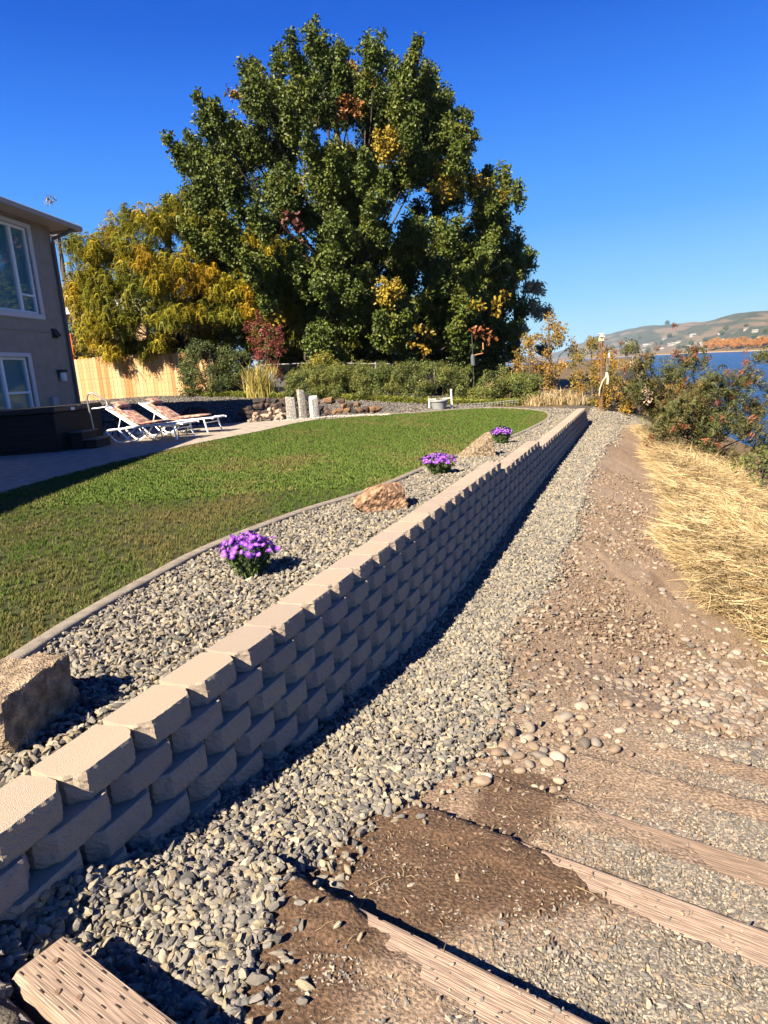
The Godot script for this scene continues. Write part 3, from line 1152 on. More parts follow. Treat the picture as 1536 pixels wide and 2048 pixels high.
# ---------------------------------------------------------------- steps of old timber
func timbers() -> void:
	var wood := []
	for k in 3:
		var c: Array = [[0.36, 0.272, 0.215], [0.4, 0.3, 0.235], [0.3, 0.22, 0.165]][k]
		var m := mat("old_timber_%d" % k, lin(c[0], c[1], c[2]), 0.9)
		textured(m, grain("timber_grain", 0.03, 0.58, 1.0, FastNoiseLite.TYPE_SIMPLEX_SMOOTH, 512, 5), Vector3(0.35, 17, 17), grain("timber_relief", 0.035, 0.0, 1.0, FastNoiseLite.TYPE_SIMPLEX_SMOOTH, 512, 4), 0.14)
		wood.append(m)
	var along := (WN - WD * 0.24).normalized()
	var yaw := atan2(-along.z, along.x)
	var slit := mat("incision_dark", lin(0.03, 0.022, 0.018), 1.0)
	var words := [
		"weathered incised step timber nearest the camera, beside the grey pavers",
		"step timber half buried in brown soil with a broad black shadow behind",
		"step timber with a thin dark line of shadow along its far edge",
		"worn step timber flush with the gravel, third from the farthest",
		"dusty step timber below the cobbles, second from the farthest",
		"farthest step timber, mostly hidden by dust and cobbles"]
	for i in 6:
		var q: float = TIMBER[i][0]
		var t0: float = TIMBER[i][2]
		var ln := 3.6
		var start := from_st(q - 0.24 * t0, t0, TIMBER[i][1])
		var o := thing("step_timber", words[i], "timber", start, yaw, "old timbers set as steps")
		var m := MB.new()
		# far edge on local z = 0, near edge at z = 0.14; edges worn
		var segs := 40
		var prof := [Vector2(-0.14, 0.0), Vector2(-0.012, 0.0), Vector2(-0.003, 0.004), Vector2(0.0, 0.013), Vector2(0.0, 0.127), Vector2(-0.004, 0.137), Vector2(-0.013, 0.14), Vector2(-0.14, 0.14)]
		for k in segs + 1:
			var x := ln * pow(k / float(segs), 1.4)
			for j in prof.size():
				var w: float = rough.get_noise_3d(x * 160, j * 40.0, i * 70.0) * 0.006
				m.p(Vector3(x + (0.004 * rough.get_noise_2d(j * 60, i * 30) if k == 0 else 0.0), prof[j].x + w * (0.6 if j in [2, 3, 4, 5] else 0.2), prof[j].y + (w if j < 3 or j > 4 else w * 0.4)))
		var np := prof.size()
		for k in segs:
			for j in np - 1:
				var a := k * np + j
				m.t(a, a + np, a + np + 1)
				m.t(a, a + np + 1, a + 1)
		for j in range(1, np - 1):
			m.t(0, j, j + 1)
		var f := MB.new()
		for k in range(0, m.ix.size(), 3):
			f.tri(m.v[m.ix[k]], m.v[m.ix[k + 2]], m.v[m.ix[k + 1]])
		obj("beam", f.mesh(), wood[0 if i == 0 else (1 if i < 3 else 2)], o)
		if i == 0:
			var ib := MB.new()
			for row in 7:
				var z := 0.014 + row * 0.0185
				var x := 0.015 + (row % 3) * 0.018
				while x < 1.0:
					var xx := x + rng.randf_range(-0.006, 0.006)
					ib.box(Vector3(xx, -0.006, z - 0.0009), Vector3(xx + 0.019, 0.0021, z + 0.0009), 0.0007)
					x += 0.085
			obj("incision", ib.mesh(), slit, o).set_meta("kind", "stuff")
			for k in [[0.06, 0.06], [0.21, 0.085], [0.15, 0.105]]:
				var kn := MB.new()
				kn.lathe([Vector2(0.009, 0.0), Vector2(0.007, 0.0035), Vector2(0.0, 0.003)], 9)
				obj("knot", kn.mesh(), mat("knot_wood", lin(0.13, 0.085, 0.06), 0.9), o).position = Vector3(k[0], 0, k[1])
	# pavers by the first timber
	var pv := mat("paver", lin(0.2, 0.19, 0.185), 0.9)
	textured(pv, grain("block_tint", 0.1, 0.7, 1.0), Vector3(4, 4, 4), grain("block_relief", 0.1, 0.0, 1.0), 0.2)
	var path := thing("paver_path", "corner of a path of grey concrete pavers beside the timber", "paving", from_st(-0.36 - 0.24 * 0.0, 0.0, -0.287), yaw)
	for a in range(-3, 5):
		for b in 3:
			var m := MB.new()
			var x0 := a * 0.16 + (0.08 if b % 2 else 0.0)
			var z0 := 0.012 + b * 0.16
			m.box(Vector3(x0, -0.06, z0), Vector3(x0 + 0.155, rng.randf_range(-0.004, 0.002), z0 + 0.155), 0.006)
			obj("paver", m.mesh(), pv, path)


func mow_edge() -> void:
	var m := MB.new()
	m.col = Color(1, 1, 1)
	var n := lawn_edge.size()
	var prof := [Vector2(-0.055, -0.1), Vector2(-0.055, 0.018), Vector2(-0.035, 0.034), Vector2(0.03, 0.036), Vector2(0.052, 0.02), Vector2(0.055, -0.1)]
	for i in n:
		var a := lawn_edge[maxi(i - 1, 0)]
		var b := lawn_edge[mini(i + 1, n - 1)]
		var d := (b - a).normalized()
		var side := Vector2(-d.y, d.x)
		var y := ground(lawn_edge[i].x, lawn_edge[i].y)
		for q in prof:
			var w: Vector2 = lawn_edge[i] + side * q.x
			m.p(Vector3(w.x, y + q.y, w.y))
	var np := prof.size()
	for i in n - 1:
		for j in np - 1:
			var a := i * np + j
			m.t(a, a + 1, a + np + 1)
			m.t(a, a + np + 1, a + np)
	var c := mat("edging_concrete", lin(0.2, 0.178, 0.152), 0.9)
	textured(c, grain("patio_tint", 0.012, 0.82, 1.0), Vector3(1.5, 1.5, 1.5), grain("fine_relief", 0.12, 0.0, 1.0), 0.2, true)
	tag(obj("lawn_edging", m.mesh(true), c), "low curved concrete kerb between the lawn and the crushed rock", "edging")


# ---------------------------------------------------------------- fences
func fences() -> void:
	var o := thing("wooden_fence", "new cedar picket fence glowing orange in the sun", "fence", Vector3(-12.1, 0, -27.5), 0.0)
	var tones := []
	for k in 5:
		var c: Array = [[0.6, 0.36, 0.17], [0.66, 0.43, 0.22], [0.48, 0.25, 0.1], [0.7, 0.48, 0.27], [0.58, 0.38, 0.2]][k]
		var m := mat("cedar_%d" % k, lin(c[0], c[1], c[2]), 0.8)
		textured(m, grain("timber_grain", 0.03, 0.58, 1.0, FastNoiseLite.TYPE_SIMPLEX_SMOOTH, 512, 5), Vector3(7, 0.5, 7))
		tones.append(m)
	var x := 0.0
	while x < 5.6:
		var g := ground(-12.1 + x, -27.5) - 0.02
		var h := 1.72 + rng.randf_range(-0.03, 0.03)
		var m := MB.new()
		var w := 0.138
		var z0 := rng.randf_range(-0.006, 0.006)
		var pts := [Vector2(0, g), Vector2(w, g), Vector2(w, g + h - 0.04), Vector2(w - 0.035, g + h), Vector2(0.035, g + h), Vector2(0, g + h - 0.04)]
		for k in range(1, 5):
			m.tri(Vector3(pts[0].x, pts[0].y, z0), Vector3(pts[k].x, pts[k].y, z0), Vector3(pts[k + 1].x, pts[k + 1].y, z0))
		for k in 6:
			var a: Vector2 = pts[k]
			var b: Vector2 = pts[(k + 1) % 6]
			m.quad(Vector3(a.x, a.y, z0), Vector3(a.x, a.y, z0 - 0.018), Vector3(b.x, b.y, z0 - 0.018), Vector3(b.x, b.y, z0))
		var pk := obj("picket", m.mesh(), tones[rng.randi() % 5], o)
		pk.position.x = x
		x += 0.146
	var rl := MB.new()
	for y in [1.1, 1.75, 2.25]:
		rl.box(Vector3(0, y, -0.07), Vector3(5.7, y + 0.09, -0.03))
	obj("rail", rl.mesh(), tones[2], o)
	# chain link
	var ch := thing("chain_link_fence", "galvanised chain link fence half swallowed by shrubs under the big tree", "fence", Vector3(-4.3, 0, -26.0), -0.03)
	var gal := mat("galvanised", lin(0.3, 0.3, 0.3), 0.45)
	gal.metallic = 0.6
	var post := MB.new()
	for k in 4:
		var px := k * 2.2
		post = MB.new()
		post.tube([Vector3(px, 0.2, 0), Vector3(px, 1.75 - k * 0.11, 0)], 0.03, 0.03, 8)
		obj("post", post.mesh(true), gal, ch)
	var rail := MB.new()
	rail.tube([Vector3(0, 1.72, 0), Vector3(2.2, 1.66, 0), Vector3(4.4, 1.46, 0), Vector3(6.6, 1.3, 0)], 0.022, 0.022, 6)
	obj("top_rail", rail.mesh(true), gal, ch)
	var wire := MB.new()
	var wx := -1.3
	while wx < 6.6:
		for sg in [1.0, -1.0]:
			var a := Vector3(wx, 0.4, 0.02) if sg > 0 else Vector3(wx + 1.3, 0.4, 0.025)
			var b := a + Vector3(sg * 1.3, 1.3, 0)
			a.x = clampf(a.x, 0, 6.6)
			b.x = clampf(b.x, 0, 6.6)
			b.y = minf(b.y, pw([[0.0, 1.72], [2.2, 1.66], [4.4, 1.46], [6.6, 1.3]], b.x))
			wire.tube([a, b], 0.003, 0.003, 3, false)
		wx += 0.1
	obj("wire_mesh", wire.mesh(), gal, ch).set_meta("kind", "stuff")


# ---------------------------------------------------------------- trees
func bark(called: String, r: float, g: float, b: float) -> StandardMaterial3D:
	var m := mat(called, lin(r, g, b), 0.95)
	return textured(m, grain("bark_tint", 0.04, 0.5, 1.0), Vector3(3, 0.8, 3), grain("bark_relief", 0.05, 0.0, 1.0), 1.5)


func limbs(parent: Node, material: Material, trunk: Array, r0: float, r1: float, tips: Array, thick: float) -> void:
	var m := MB.new()
	m.tube(trunk, r0, r1, 9)
	obj("trunk", m.mesh(true), material, parent)
	var l := MB.new()
	for tip in tips:
		var low: float = clampf(tip.y * 0.45, trunk[0].y + 0.6, trunk[-1].y - 0.2)
		var base := Vector3(0, low, 0)
		for k in trunk.size() - 1:
			if low >= trunk[k].y and low <= trunk[k + 1].y:
				base = trunk[k].lerp(trunk[k + 1], (low - trunk[k].y) / (trunk[k + 1].y - trunk[k].y))
		var mid: Vector3 = base.lerp(tip, 0.5) + Vector3(rng.randfn() * 0.2, -0.06 * base.distance_to(tip) + rng.randfn() * 0.15, rng.randfn() * 0.2)
		l.tube([base, base.lerp(mid, 0.5) + Vector3(0, 0.1, 0), mid, mid.lerp(tip, 0.5) + Vector3(rng.randfn() * 0.12, 0, rng.randfn() * 0.12), tip], thick * rng.randf_range(0.7, 1.2), thick * 0.15, 5)
	obj("limbs", l.mesh(true), material, parent).set_meta("kind", "stuff")


func oak() -> void:
	var at := Vector3(-0.6, ground(-0.6, -30.0), -30.0)
	var o := thing("big_maple_tree", "towering dark green maple with a few gold and rust patches of leaves", "tree", at)
	var left := [[1.0, -3.2], [3.0, -5.4], [5.0, -7.0], [7.2, -7.4], [8.5, -7.4], [9.9, -7.1], [11.2, -6.0], [12.3, -4.9], [13.8, -4.1], [14.5, -3.6], [15.0, -1.6], [15.4, -1.0]]
	var right := [[1.0, 5.7], [3.0, 6.1], [5.0, 6.4], [7.0, 6.6], [8.2, 5.8], [9.4, 5.8], [10.0, 4.9], [12.0, 4.6], [13.5, 3.8], [14.0, 2.2], [14.8, 0.2], [15.4, -0.6]]
	var lobes := []
	var tips := []
	# the plumes that shape the outline
	for k in [[-0.9, 14.7, 0.0], [-0.2, 14.3, 0.6], [-1.7, 13.9, -0.5], [-3.5, 13.8, 0.4], [-2.6, 13.2, 1.0], [0.9, 13.6, 0.3], [2.0, 13.9, -0.3], [3.5, 13.1, 0.4], [2.9, 12.6, 1.0], [4.3, 11.5, 0.0], [-4.6, 12.0, 0.5], [-5.6, 10.9, -0.4], [-6.6, 9.5, 0.4], [-7.0, 7.9, 0.0], [4.9, 10.2, 0.5], [6.3, 9.2, 0.3], [7.0, 9.5, 0.0], [6.9, 6.6, 0.5], [7.4, 6.9, 0.0], [7.1, 4.9, -0.3], [6.6, 3.2, 0.4], [6.2, 2.0, 0.8], [5.0, 1.6, 1.5], [3.4, 1.7, 2.0]]:
		var c := Vector3(k[0] + (0.3 if k[0] < 4.0 else -0.35), k[1] - 1.1 - at.y, k[2])
		lobes.append([c + Vector3(0, 0.15, 0), Vector3(0.4, 0.95, 0.45)])
		lobes.append([c + Vector3(0.45, -0.5, 0.3), Vector3(0.38, 0.7, 0.4)])
		lobes.append([c + Vector3(-0.4, -0.6, -0.2), Vector3(0.36, 0.75, 0.4)])
		lobes.append([c * Vector3(0.88, 0.93, 0.88) + Vector3(0, -0.1, 0), Vector3(0.7, 0.95, 0.8)])
		tips.append(c)
	var tries := 0
	var made := 0
	while made < 360 and tries < 6000:
		tries += 1
		var y := rng.randf_range(0.7, 12.6)
		if rng.randf() > 0.45 + 0.55 * clampf((14.2 - y) / 6.0, 0, 1):
			continue
		var a := pw(left, y) + 0.55
		var b := pw(right, y) - 0.5
		var cx := (a + b) / 2
		var hw := (b - a) / 2
		if hw < 0.3:
			continue
		var g := rng.randf() * TAU
		var rad := pow(rng.randf(), 0.36)
		var p := Vector3(cx + cos(g) * rad * hw, y, sin(g) * rad * minf(hw * 1.05, 6.3))
		var skip := false
		for h in [[0.6, 9.9, 0.45], [-2.9, 9.3, 0.3], [2.3, 7.8, 0.4]]:
			if Vector2(p.x - h[0], p.y - h[1]).length() < h[2] + 0.42:
				skip = true
		if skip:
			continue
		made += 1
		var sz := rng.randf_range(0.4, 0.7)
		lobes.append([Vector3(p.x, y - at.y, p.z), Vector3(sz, sz * rng.randf_range(1.0, 1.8), sz)])
		if made % 7 == 0:
			tips.append(Vector3(p.x, y - at.y, p.z))
	for k in 90:
		var y := rng.randf_range(1.5, 11.9)
		var a := pw(left, y) + 0.35
		var b := pw(right, y) - 0.3
		var g := rng.randf() * TAU
		var out := Vector3(cos(g), 0, sin(g))
		var p := Vector3((a + b) / 2, y - at.y, 0) + out * Vector3((b - a) / 2, 0, minf((b - a) * 0.52, 6.5))
		for j in 3:
			lobes.append([p + out * (0.28 * j - 0.3) + Vector3(0, 0.34 * j - 0.2, 0), Vector3(0.4, 0.5, 0.4) * (1.0 - 0.22 * j)])
	for k in 32:
		lobes.append([Vector3(rng.randfn() * 2.2, rng.randf_range(3.0, 10.0) - at.y, 1.0 + rng.randfn() * 1.6), Vector3(0.6, 0.75, 0.6)])
	for k in 26:
		lobes.append([Vector3(5.6 + rng.randfn() * 0.6, rng.randf_range(2.2, 7.2) - at.y, 0.8 + rng.randfn()), Vector3(0.5, 0.55, 0.5)])
	var pal := [Color(0.0506, 0.0724, 0.0105), Color(0.0704, 0.0929, 0.0126), Color(0.0396, 0.0605, 0.0105), Color(0.0902, 0.106, 0.0137), Color(0.055, 0.0832, 0.0137)]
	lobes = lobes.filter(func(lb):
		for h in [[0.7, 9.7, 0.7], [-2.9, 9.0, 0.5], [2.2, 7.6, 0.55], [4.6, 7.2, 0.4]]:
			if Vector2(lb[0].x - h[0], lb[0].y + at.y - h[1]).length() < h[2] + lb[1].x * 0.8:
				return false
		return true)
	foliage(o, "crown", lobes, 330.0, leaf_clump(0, 3), leafy("maple_leaf", 0.5, 0.4), pal, 0.205, 0.55, false, 0.02, [Color(0.3, 0.2, 0.02)])
	var turn := [[Vector3(0.35, 11.0, 3.2), 0.75, 0], [Vector3(-0.2, 10.6, 3.6), 0.5, 0], [Vector3(1.6, 12.0, 3.0), 0.5, 1], [Vector3(-1.9, 6.7, 5.6), 0.5, 2], [Vector3(5.4, 7.9, 2.6), 0.6, 1], [Vector3(5.0, 3.6, 4.4), 0.5, 1], [Vector3(3.4, 7.8, 4.0), 0.5, 1], [Vector3(-1.5, 8.0, 5.2), 0.4, 1], [Vector3(2.5, 2.4, 5.4), 0.5, 1], [Vector3(4.7, 2.5, 4.8), 0.4, 0], [Vector3(-3.6, 12.0, 2.6), 0.4, 1]]
	for k in 3:
		var some := []
		for q in turn:
			if q[2] == k:
				for j in 5:
					var off: Vector3 = Vector3(rng.randfn(), rng.randfn() * 0.8, rng.randfn() * 0.4) * q[1] * 0.5
					var r: float = q[1] * rng.randf_range(0.16, 0.4)
					some.append([q[0] - Vector3(0, at.y + 0.3, -0.2) + off, Vector3(r, r * 0.8, r)])
		var c: Array = [[Color(0.17, 0.06, 0.02), Color(0.2, 0.085, 0.02)], [Color(0.22, 0.14, 0.012), Color(0.16, 0.12, 0.012)], [Color(0.05, 0.015, 0.012), Color(0.07, 0.02, 0.015)]][k]
		foliage(o, "turning_leaves", some, 85.0, leaf_clump(0, 9), mats["maple_leaf"], c, 0.26, 0.7)
	limbs(o, bark("maple_bark", 0.11, 0.09, 0.075), [Vector3(0, -0.3, 0), Vector3(0.05, 2.0, 0), Vector3(0.1, 5.0, 0.1), Vector3(-0.1, 9.0, 0), Vector3(-0.3, 12.4, 0)], 0.42, 0.08, tips, 0.09)


func locust() -> void:
	var fr := leaf_clump(1, 21)
	var lm := leafy("locust_leaf", 0.5, 0.55)
	var bk := bark("locust_bark", 0.13, 0.105, 0.085)
	var pal := [Color(0.16, 0.15, 0.011), Color(0.21, 0.175, 0.011), Color(0.11, 0.12, 0.012), Color(0.25, 0.185, 0.01), Color(0.08, 0.1, 0.013)]
	var gold := [Color(0.3, 0.175, 0.008), Color(0.26, 0.165, 0.01)]
	var at := on(-8.2, -29.3)
	var o := thing("honey_locust_tree", "spreading locust tree with drooping yellow-green leaves above the cedar fence", "tree", at)
	var lobes := []
	var tips := []
	for k in [[-10.9, 6.5, 1.0, 1.15], [-11.6, 5.0, 0.5, 0.95], [-9.6, 7.8, 0.0, 0.9], [-10.0, 6.6, 1.5, 1.1], [-8.4, 7.9, 0.4, 1.0], [-7.2, 8.2, 0.0, 0.9], [-6.9, 7.4, 1.2, 1.1], [-8.3, 6.6, 2.0, 1.2], [-6.0, 6.6, 1.6, 1.1], [-5.2, 6.2, 1.4, 0.95], [-4.1, 5.7, 1.8, 0.95], [-3.4, 5.2, 1.6, 0.8], [-9.8, 5.2, 2.2, 1.2], [-8.1, 5.2, 2.6, 1.2], [-6.4, 5.2, 2.6, 1.2], [-4.8, 4.8, 2.4, 1.0], [-10.9, 4.0, 1.6, 1.1], [-9.3, 3.9, 2.4, 1.1], [-7.5, 3.9, 2.6, 1.1], [-5.8, 3.9, 2.4, 1.0], [-4.4, 3.8, 2.2, 0.9], [-10.4, 3.0, 1.6, 0.9], [-8.6, 2.9, 1.6, 0.9], [-11.6, 3.4, 0.6, 0.9], [-3.4, 4.0, 2.0, 0.7], [-7.0, 6.0, -1.5, 1.4], [-9.0, 6.0, -1.5, 1.5], [-5.2, 5.2, -1.0, 1.2], [-6.5, 7.6, -1.0, 0.9], [-10.6, 7.5, -0.5, 0.7], [-7.9, 8.7, -0.3, 0.5], [-5.0, 3.0, 1.2, 0.9], [-6.6, 3.0, 0.8, 0.9], [-3.9, 2.9, 0.6, 0.8], [-12.0, 2.6, 0.4, 0.8], [-9.6, 2.6, 0.6, 0.9], [-2.9, 4.8, 1.0, 0.7], [-5.6, 7.2, 0.6, 0.6], [-4.4, 6.6, 0.6, 0.55], [-11.4, 6.0, 0.0, 0.7], [-3.3, 6.2, 1.6, 0.7], [-2.6, 5.5, 2.0, 0.7], [-3.2, 4.6, 2.2, 0.8], [-2.3, 4.5, 2.2, 0.6], [-4.2, 3.4, 2.0, 0.8], [-2.9, 3.6, 2.2, 0.6], [-6.2, 7.7, 0.8, 0.6]]:
		var c := Vector3(k[0], k[1], -29.3 + k[2]) - at
		lobes.append([c, Vector3(k[3], k[3] * 0.8, k[3])])
		tips.append(c)
		for j in 2:
			var d := Vector3(rng.randfn(), rng.randfn() * 0.6, absf(rng.randfn())).normalized()
			lobes.append([c + d * k[3] * 0.8, Vector3(k[3], k[3], k[3]) * 0.5])
	foliage(o, "crown", lobes, 125.0, fr, lm, pal, 0.36, 0.5, true, 0.17, gold)
	limbs(o, bk, [Vector3(0, -0.3, 0), Vector3(-0.1, 1.5, 0), Vector3(0.1, 3.5, 0.1), Vector3(0.2, 6.8, 0)], 0.2, 0.06, tips, 0.07)
	# a second one whose hanging branches reach in front of the maple
	var at2 := on(-2.8, -27.6)
	var o2 := thing("honey_locust_tree", "young locust with hanging yellow-tipped fronds before the dark trunk of the maple", "tree", at2)
	var l2 := []
	var t2 := []
	for k in [[-2.9, 4.0, 0.0, 0.7], [-2.2, 3.2, 0.3, 0.6], [-1.6, 3.7, 0.0, 0.6], [-1.2, 2.8, 0.2, 0.45], [-3.2, 3.0, 0.2, 0.6], [-2.5, 4.8, -0.4, 0.6], [-1.9, 2.5, 0.4, 0.4], [-0.7, 2.5, 0.3, 0.35]]:
		var c := Vector3(k[0], k[1], -27.6 + k[2]) - at2
		l2.append([c, Vector3(k[3], k[3] * 1.1, k[3])])
		t2.append(c)
	foliage(o2, "crown", l2, 120.0, fr, lm, [pal[1], pal[2], pal[4], pal[0]], 0.33, 0.5, true, 0.2, gold)
	limbs(o2, bk, [Vector3(0, -0.2, 0), Vector3(0.1, 1.5, 0), Vector3(0.2, 3.6, 0)], 0.08, 0.03, t2, 0.03)


func simple_tree(called: String, label: String, at: Vector3, h: float, w: float, low: float, kind: int, pal: Array, size: float, per: float, lm: Material, bk: Material, lobe_n := 22, group := "", accent := 0.0, accents := [], category := "tree") -> Node3D:
	var o := thing(called, label, category, at, 0.0, group)
	var lobes := []
	var tips := []
	for k in lobe_n:
		var u := rng.randf()
		var y := lerpf(low, h * 0.9, u)
		var r := w * sqrt(maxf(0.05, 1.0 - pow(absf(u - 0.35) / 0.72, 2.0))) * sqrt(rng.randf())
		var g := rng.randf() * TAU
		var c := Vector3(cos(g) * r, y, sin(g) * r)
		var s := rng.randf_range(0.2, 0.34) * w
		lobes.append([c, Vector3(s, s * 1.1, s)])
		if k % 2 == 0:
			tips.append(c)
	lobes.append([Vector3(rng.randfn() * 0.1 * w, h * 0.93, 0), Vector3(0.2, 0.3, 0.2) * w])
	foliage(o, "crown", lobes, per, leaf_clump(kind, 40 + kind), lm, pal, size, 0.5, kind == 1, accent, accents)
	limbs(o, bk, [Vector3(0, -0.3, 0), Vector3(0.02 * h, h * 0.3, 0), Vector3(0, h * 0.6, 0.02 * h), Vector3(0, h * 0.85, 0)], 0.02 * h + 0.015, 0.006 * h + 0.004, tips, 0.008 * h + 0.006)
	return o


func other_trees() -> void:
	var bk := bark("grey_bark", 0.16, 0.13, 0.11)
	var leaf := leafy("shrub_leaf", 0.5, 0.3)
	var green := [Color(0.05, 0.075, 0.016), Color(0.035, 0.055, 0.014), Color(0.07, 0.09, 0.02)]
	# dark understorey and trees beyond, which close the view under the crowns
	for k in [[-9.5, -34.0, 6.2, 2.6], [-4.5, -35.5, 6.0, 2.8], [0.5, -35.0, 5.2, 3.0], [4.2, -33.5, 4.2, 2.4], [-13.8, -36.0, 6.5, 2.5], [-7.1, -32.2, 4.6, 1.7], [-2.6, -32.8, 4.0, 1.6]]:
		simple_tree("thicket_tree", "dark leafy tree behind the big maple, %s" % ["above the fence's left half", "behind the red shrub", "directly behind the maple trunk", "behind the right half of the hedge", "beside the neighbour house", "left of the red shrub, nearer than its neighbours", "right of the red shrub"][[-9.5, -4.5, 0.5, 4.2, -13.8, -7.1, -2.6].find(k[0])], on(k[0], k[1]), k[2], k[3], 0.3, 2, green, 0.34, 130.0, leaf, bk, 30)
	for k in [[-16.2, -38.0, 11.2, 1.3], [-13.6, -39.0, 10.4, 1.5]]:
		simple_tree("bare_topped_tree", ["tall pale autumn tree with thin top just right of the roof corner", "broader pale autumn tree with pinkish thin top beside the locust"][0 if k[0] < -15 else 1], on(k[0], k[1]), k[2], k[3], 3.0, 2, [Color(0.2, 0.14, 0.055), Color(0.24, 0.165, 0.075), Color(0.15, 0.11, 0.05)], 0.26, 60.0, leaf, bk, 20)
	simple_tree("grey_willow", "grey-green willowy tree peeping out behind the maple's right side", on(6.9, -33.0), 7.2, 1.7, 1.0, 3, [Color(0.2, 0.2, 0.11), Color(0.26, 0.24, 0.15), Color(0.15, 0.16, 0.08)], 0.42, 60.0, leaf, bk, 24)
	# autumn thicket at the end of the wall
	var gold := [Color(0.2, 0.12, 0.018), Color(0.15, 0.105, 0.025), Color(0.25, 0.14, 0.016), Color(0.09, 0.08, 0.02)]
	var rust := [Color(0.23, 0.13, 0.022), Color(0.18, 0.12, 0.035), Color(0.13, 0.1, 0.028)]
	simple_tree("autumn_tree", "tall thin orange tree with bare dark stems right of the maple", on(6.6, -25.5), 3.1, 1.15, 0.5, 2, gold, 0.2, 110.0, leaf, bk, 22)
	simple_tree("autumn_tree", "rounded olive and gold bush-like tree left of the bird house post", on(7.9, -24.6), 2.2, 0.95, 0.3, 2, [Color(0.12, 0.1, 0.02), Color(0.09, 0.085, 0.018), Color(0.18, 0.12, 0.022)], 0.19, 130.0, leaf, bk, 22)
	simple_tree("autumn_tree", "low brown and orange tree against the hedge's right end", on(5.6, -24.4), 2.2, 0.9, 0.3, 2, rust, 0.19, 110.0, leaf, bk, 18)
	for k in [[7.3, -21.5, 1.5, 0.75, "orange leaved shrub directly behind the bird house post"], [8.3, -21.2, 1.3, 0.8, "yellow and orange shrub just right of the bird house post"], [9.3, -20.6, 1.5, 0.9, "pale gold shrub left of the dark pod-bearing bush"], [8.6, -18.8, 1.1, 0.7, "olive and tan low shrub at the foot of the slope"], [7.2, -20.0, 0.9, 0.5, "small rusty shrub beside the end of the wall"], [7.9, -17.0, 0.8, 0.6, "low dusty green shrub at the dirt slope's top edge"], [10.2, -22.5, 1.6, 1.0, "broad golden shrub low behind the bird house post, nearest the water"]]:
		simple_tree("autumn_shrub", k[4], on(k[0], k[1]), k[2] + (-0.15 if k[0] > 8 else 0.2), k[3] * 1.2, 0.1, 2, gold if k[0] < 9 and k[0] > 7 else rust, 0.16, 170.0, leaf, bk, 24, "", 0.15, [Color(0.1, 0.1, 0.03)], "shrub")
	# the dark bush by the water
	var lo := [Color(0.06, 0.068, 0.018), Color(0.045, 0.056, 0.017), Color(0.078, 0.077, 0.022), Color(0.095, 0.073, 0.028)]
	var pods := [Color(0.16, 0.058, 0.026), Color(0.12, 0.055, 0.03)]
	var fl := leafy("pod_leaf", 0.55, 0.35)
	var at := Vector3(7.6, -2.4, -15.2)
	var o := thing("pod_bush", "big olive bush with reddish seed pods growing above the water", "bush", at)
	var lobes := []
	var tips := []
	for k in [[6.0, 0.75, 0.4, 0.4], [6.15, 0.35, 0.2, 0.5], [6.6, 0.55, 0.5, 0.5], [5.85, 1.05, 0.2, 0.25], [7.1, 0.75, 0.2, 0.42], [7.4, 0.3, 0.4, 0.6], [6.7, 0.0, 0.7, 0.65], [7.3, -0.4, 0.8, 0.65], [6.3, -0.3, 0.9, 0.55], [7.9, 0.1, 0.3, 0.55], [8.3, 0.35, 0.0, 0.4], [8.1, -0.5, 0.5, 0.6], [6.2, -0.8, 1.0, 0.5], [6.9, -0.95, 1.0, 0.55], [7.7, -1.1, 0.8, 0.55], [8.5, -0.2, 0.0, 0.4], [8.5, -0.95, 0.4, 0.45], [7.2, -0.2, -0.8, 0.8], [6.5, 0.1, -0.5, 0.6], [8.0, -0.3, -0.6, 0.7], [7.6, -1.7, 0.4, 0.6], [8.6, 0.7, 0.0, 0.28], [9.0, 0.1, -0.2, 0.45], [9.2, -0.6, 0.0, 0.5], [8.9, -1.3, 0.2, 0.5], [8.2, -1.8, 0.4, 0.5]]:
		var c := Vector3(7.4 + (k[0] - 7.4) * 1.12, -0.42 + (k[1] + 0.35) * 1.2, -15.2 + k[2]) - at
		lobes.append([c, Vector3(k[3], k[3] * 0.8, k[3]) * 1.1])
		tips.append(c)
	lobes = lobes.filter(func(lb):
		for h in [[0.7, 9.7, 0.7], [-2.9, 9.0, 0.5], [2.2, 7.6, 0.55], [4.6, 7.2, 0.4]]:
			if Vector2(lb[0].x - h[0], lb[0].y + at.y - h[1]).length() < h[2] + lb[1].x * 0.8:
				return false
		return true)
	foliage(o, "crown", lobes, 230.0, leaf_clump(1, 55), fl, lo, 0.15, 0.5, false)
	foliage(o, "crown", lobes, 260.0, leaf_clump(2, 56), fl, lo, 0.1, 0.5, false)
	var pl := []
	for k in 95:
		var b: Array = lobes[rng.randi() % lobes.size()]
		pl.append([b[0] + Vector3(rng.randfn() * 0.3, rng.randfn() * 0.3, 0.2 + rng.randfn() * 0.2), Vector3(0.07, 0.05, 0.07)])
	foliage(o, "seed_pods", pl, 260.0, leaf_clump(3, 57), fl, pods, 0.13)
	var pale := []
	for k in 7:
		pale.append([Vector3(5.7 + 0.06 * k, 0.95 - 0.14 * k, -14.9) - at, Vector3(0.13, 0.13, 0.13)])
	foliage(o, "pale_seed_heads", pale, 240.0, leaf_clump(2, 58), fl, [Color(0.55, 0.4, 0.3), Color(0.6, 0.47, 0.36)], 0.1)
	limbs(o, bk, [Vector3(0.1, -0.6, 0), Vector3(0, 0.5, 0.1), Vector3(-0.1, 1.4, 0.1), Vector3(-0.2, 2.2, 0.2)], 0.06, 0.02, tips, 0.022)
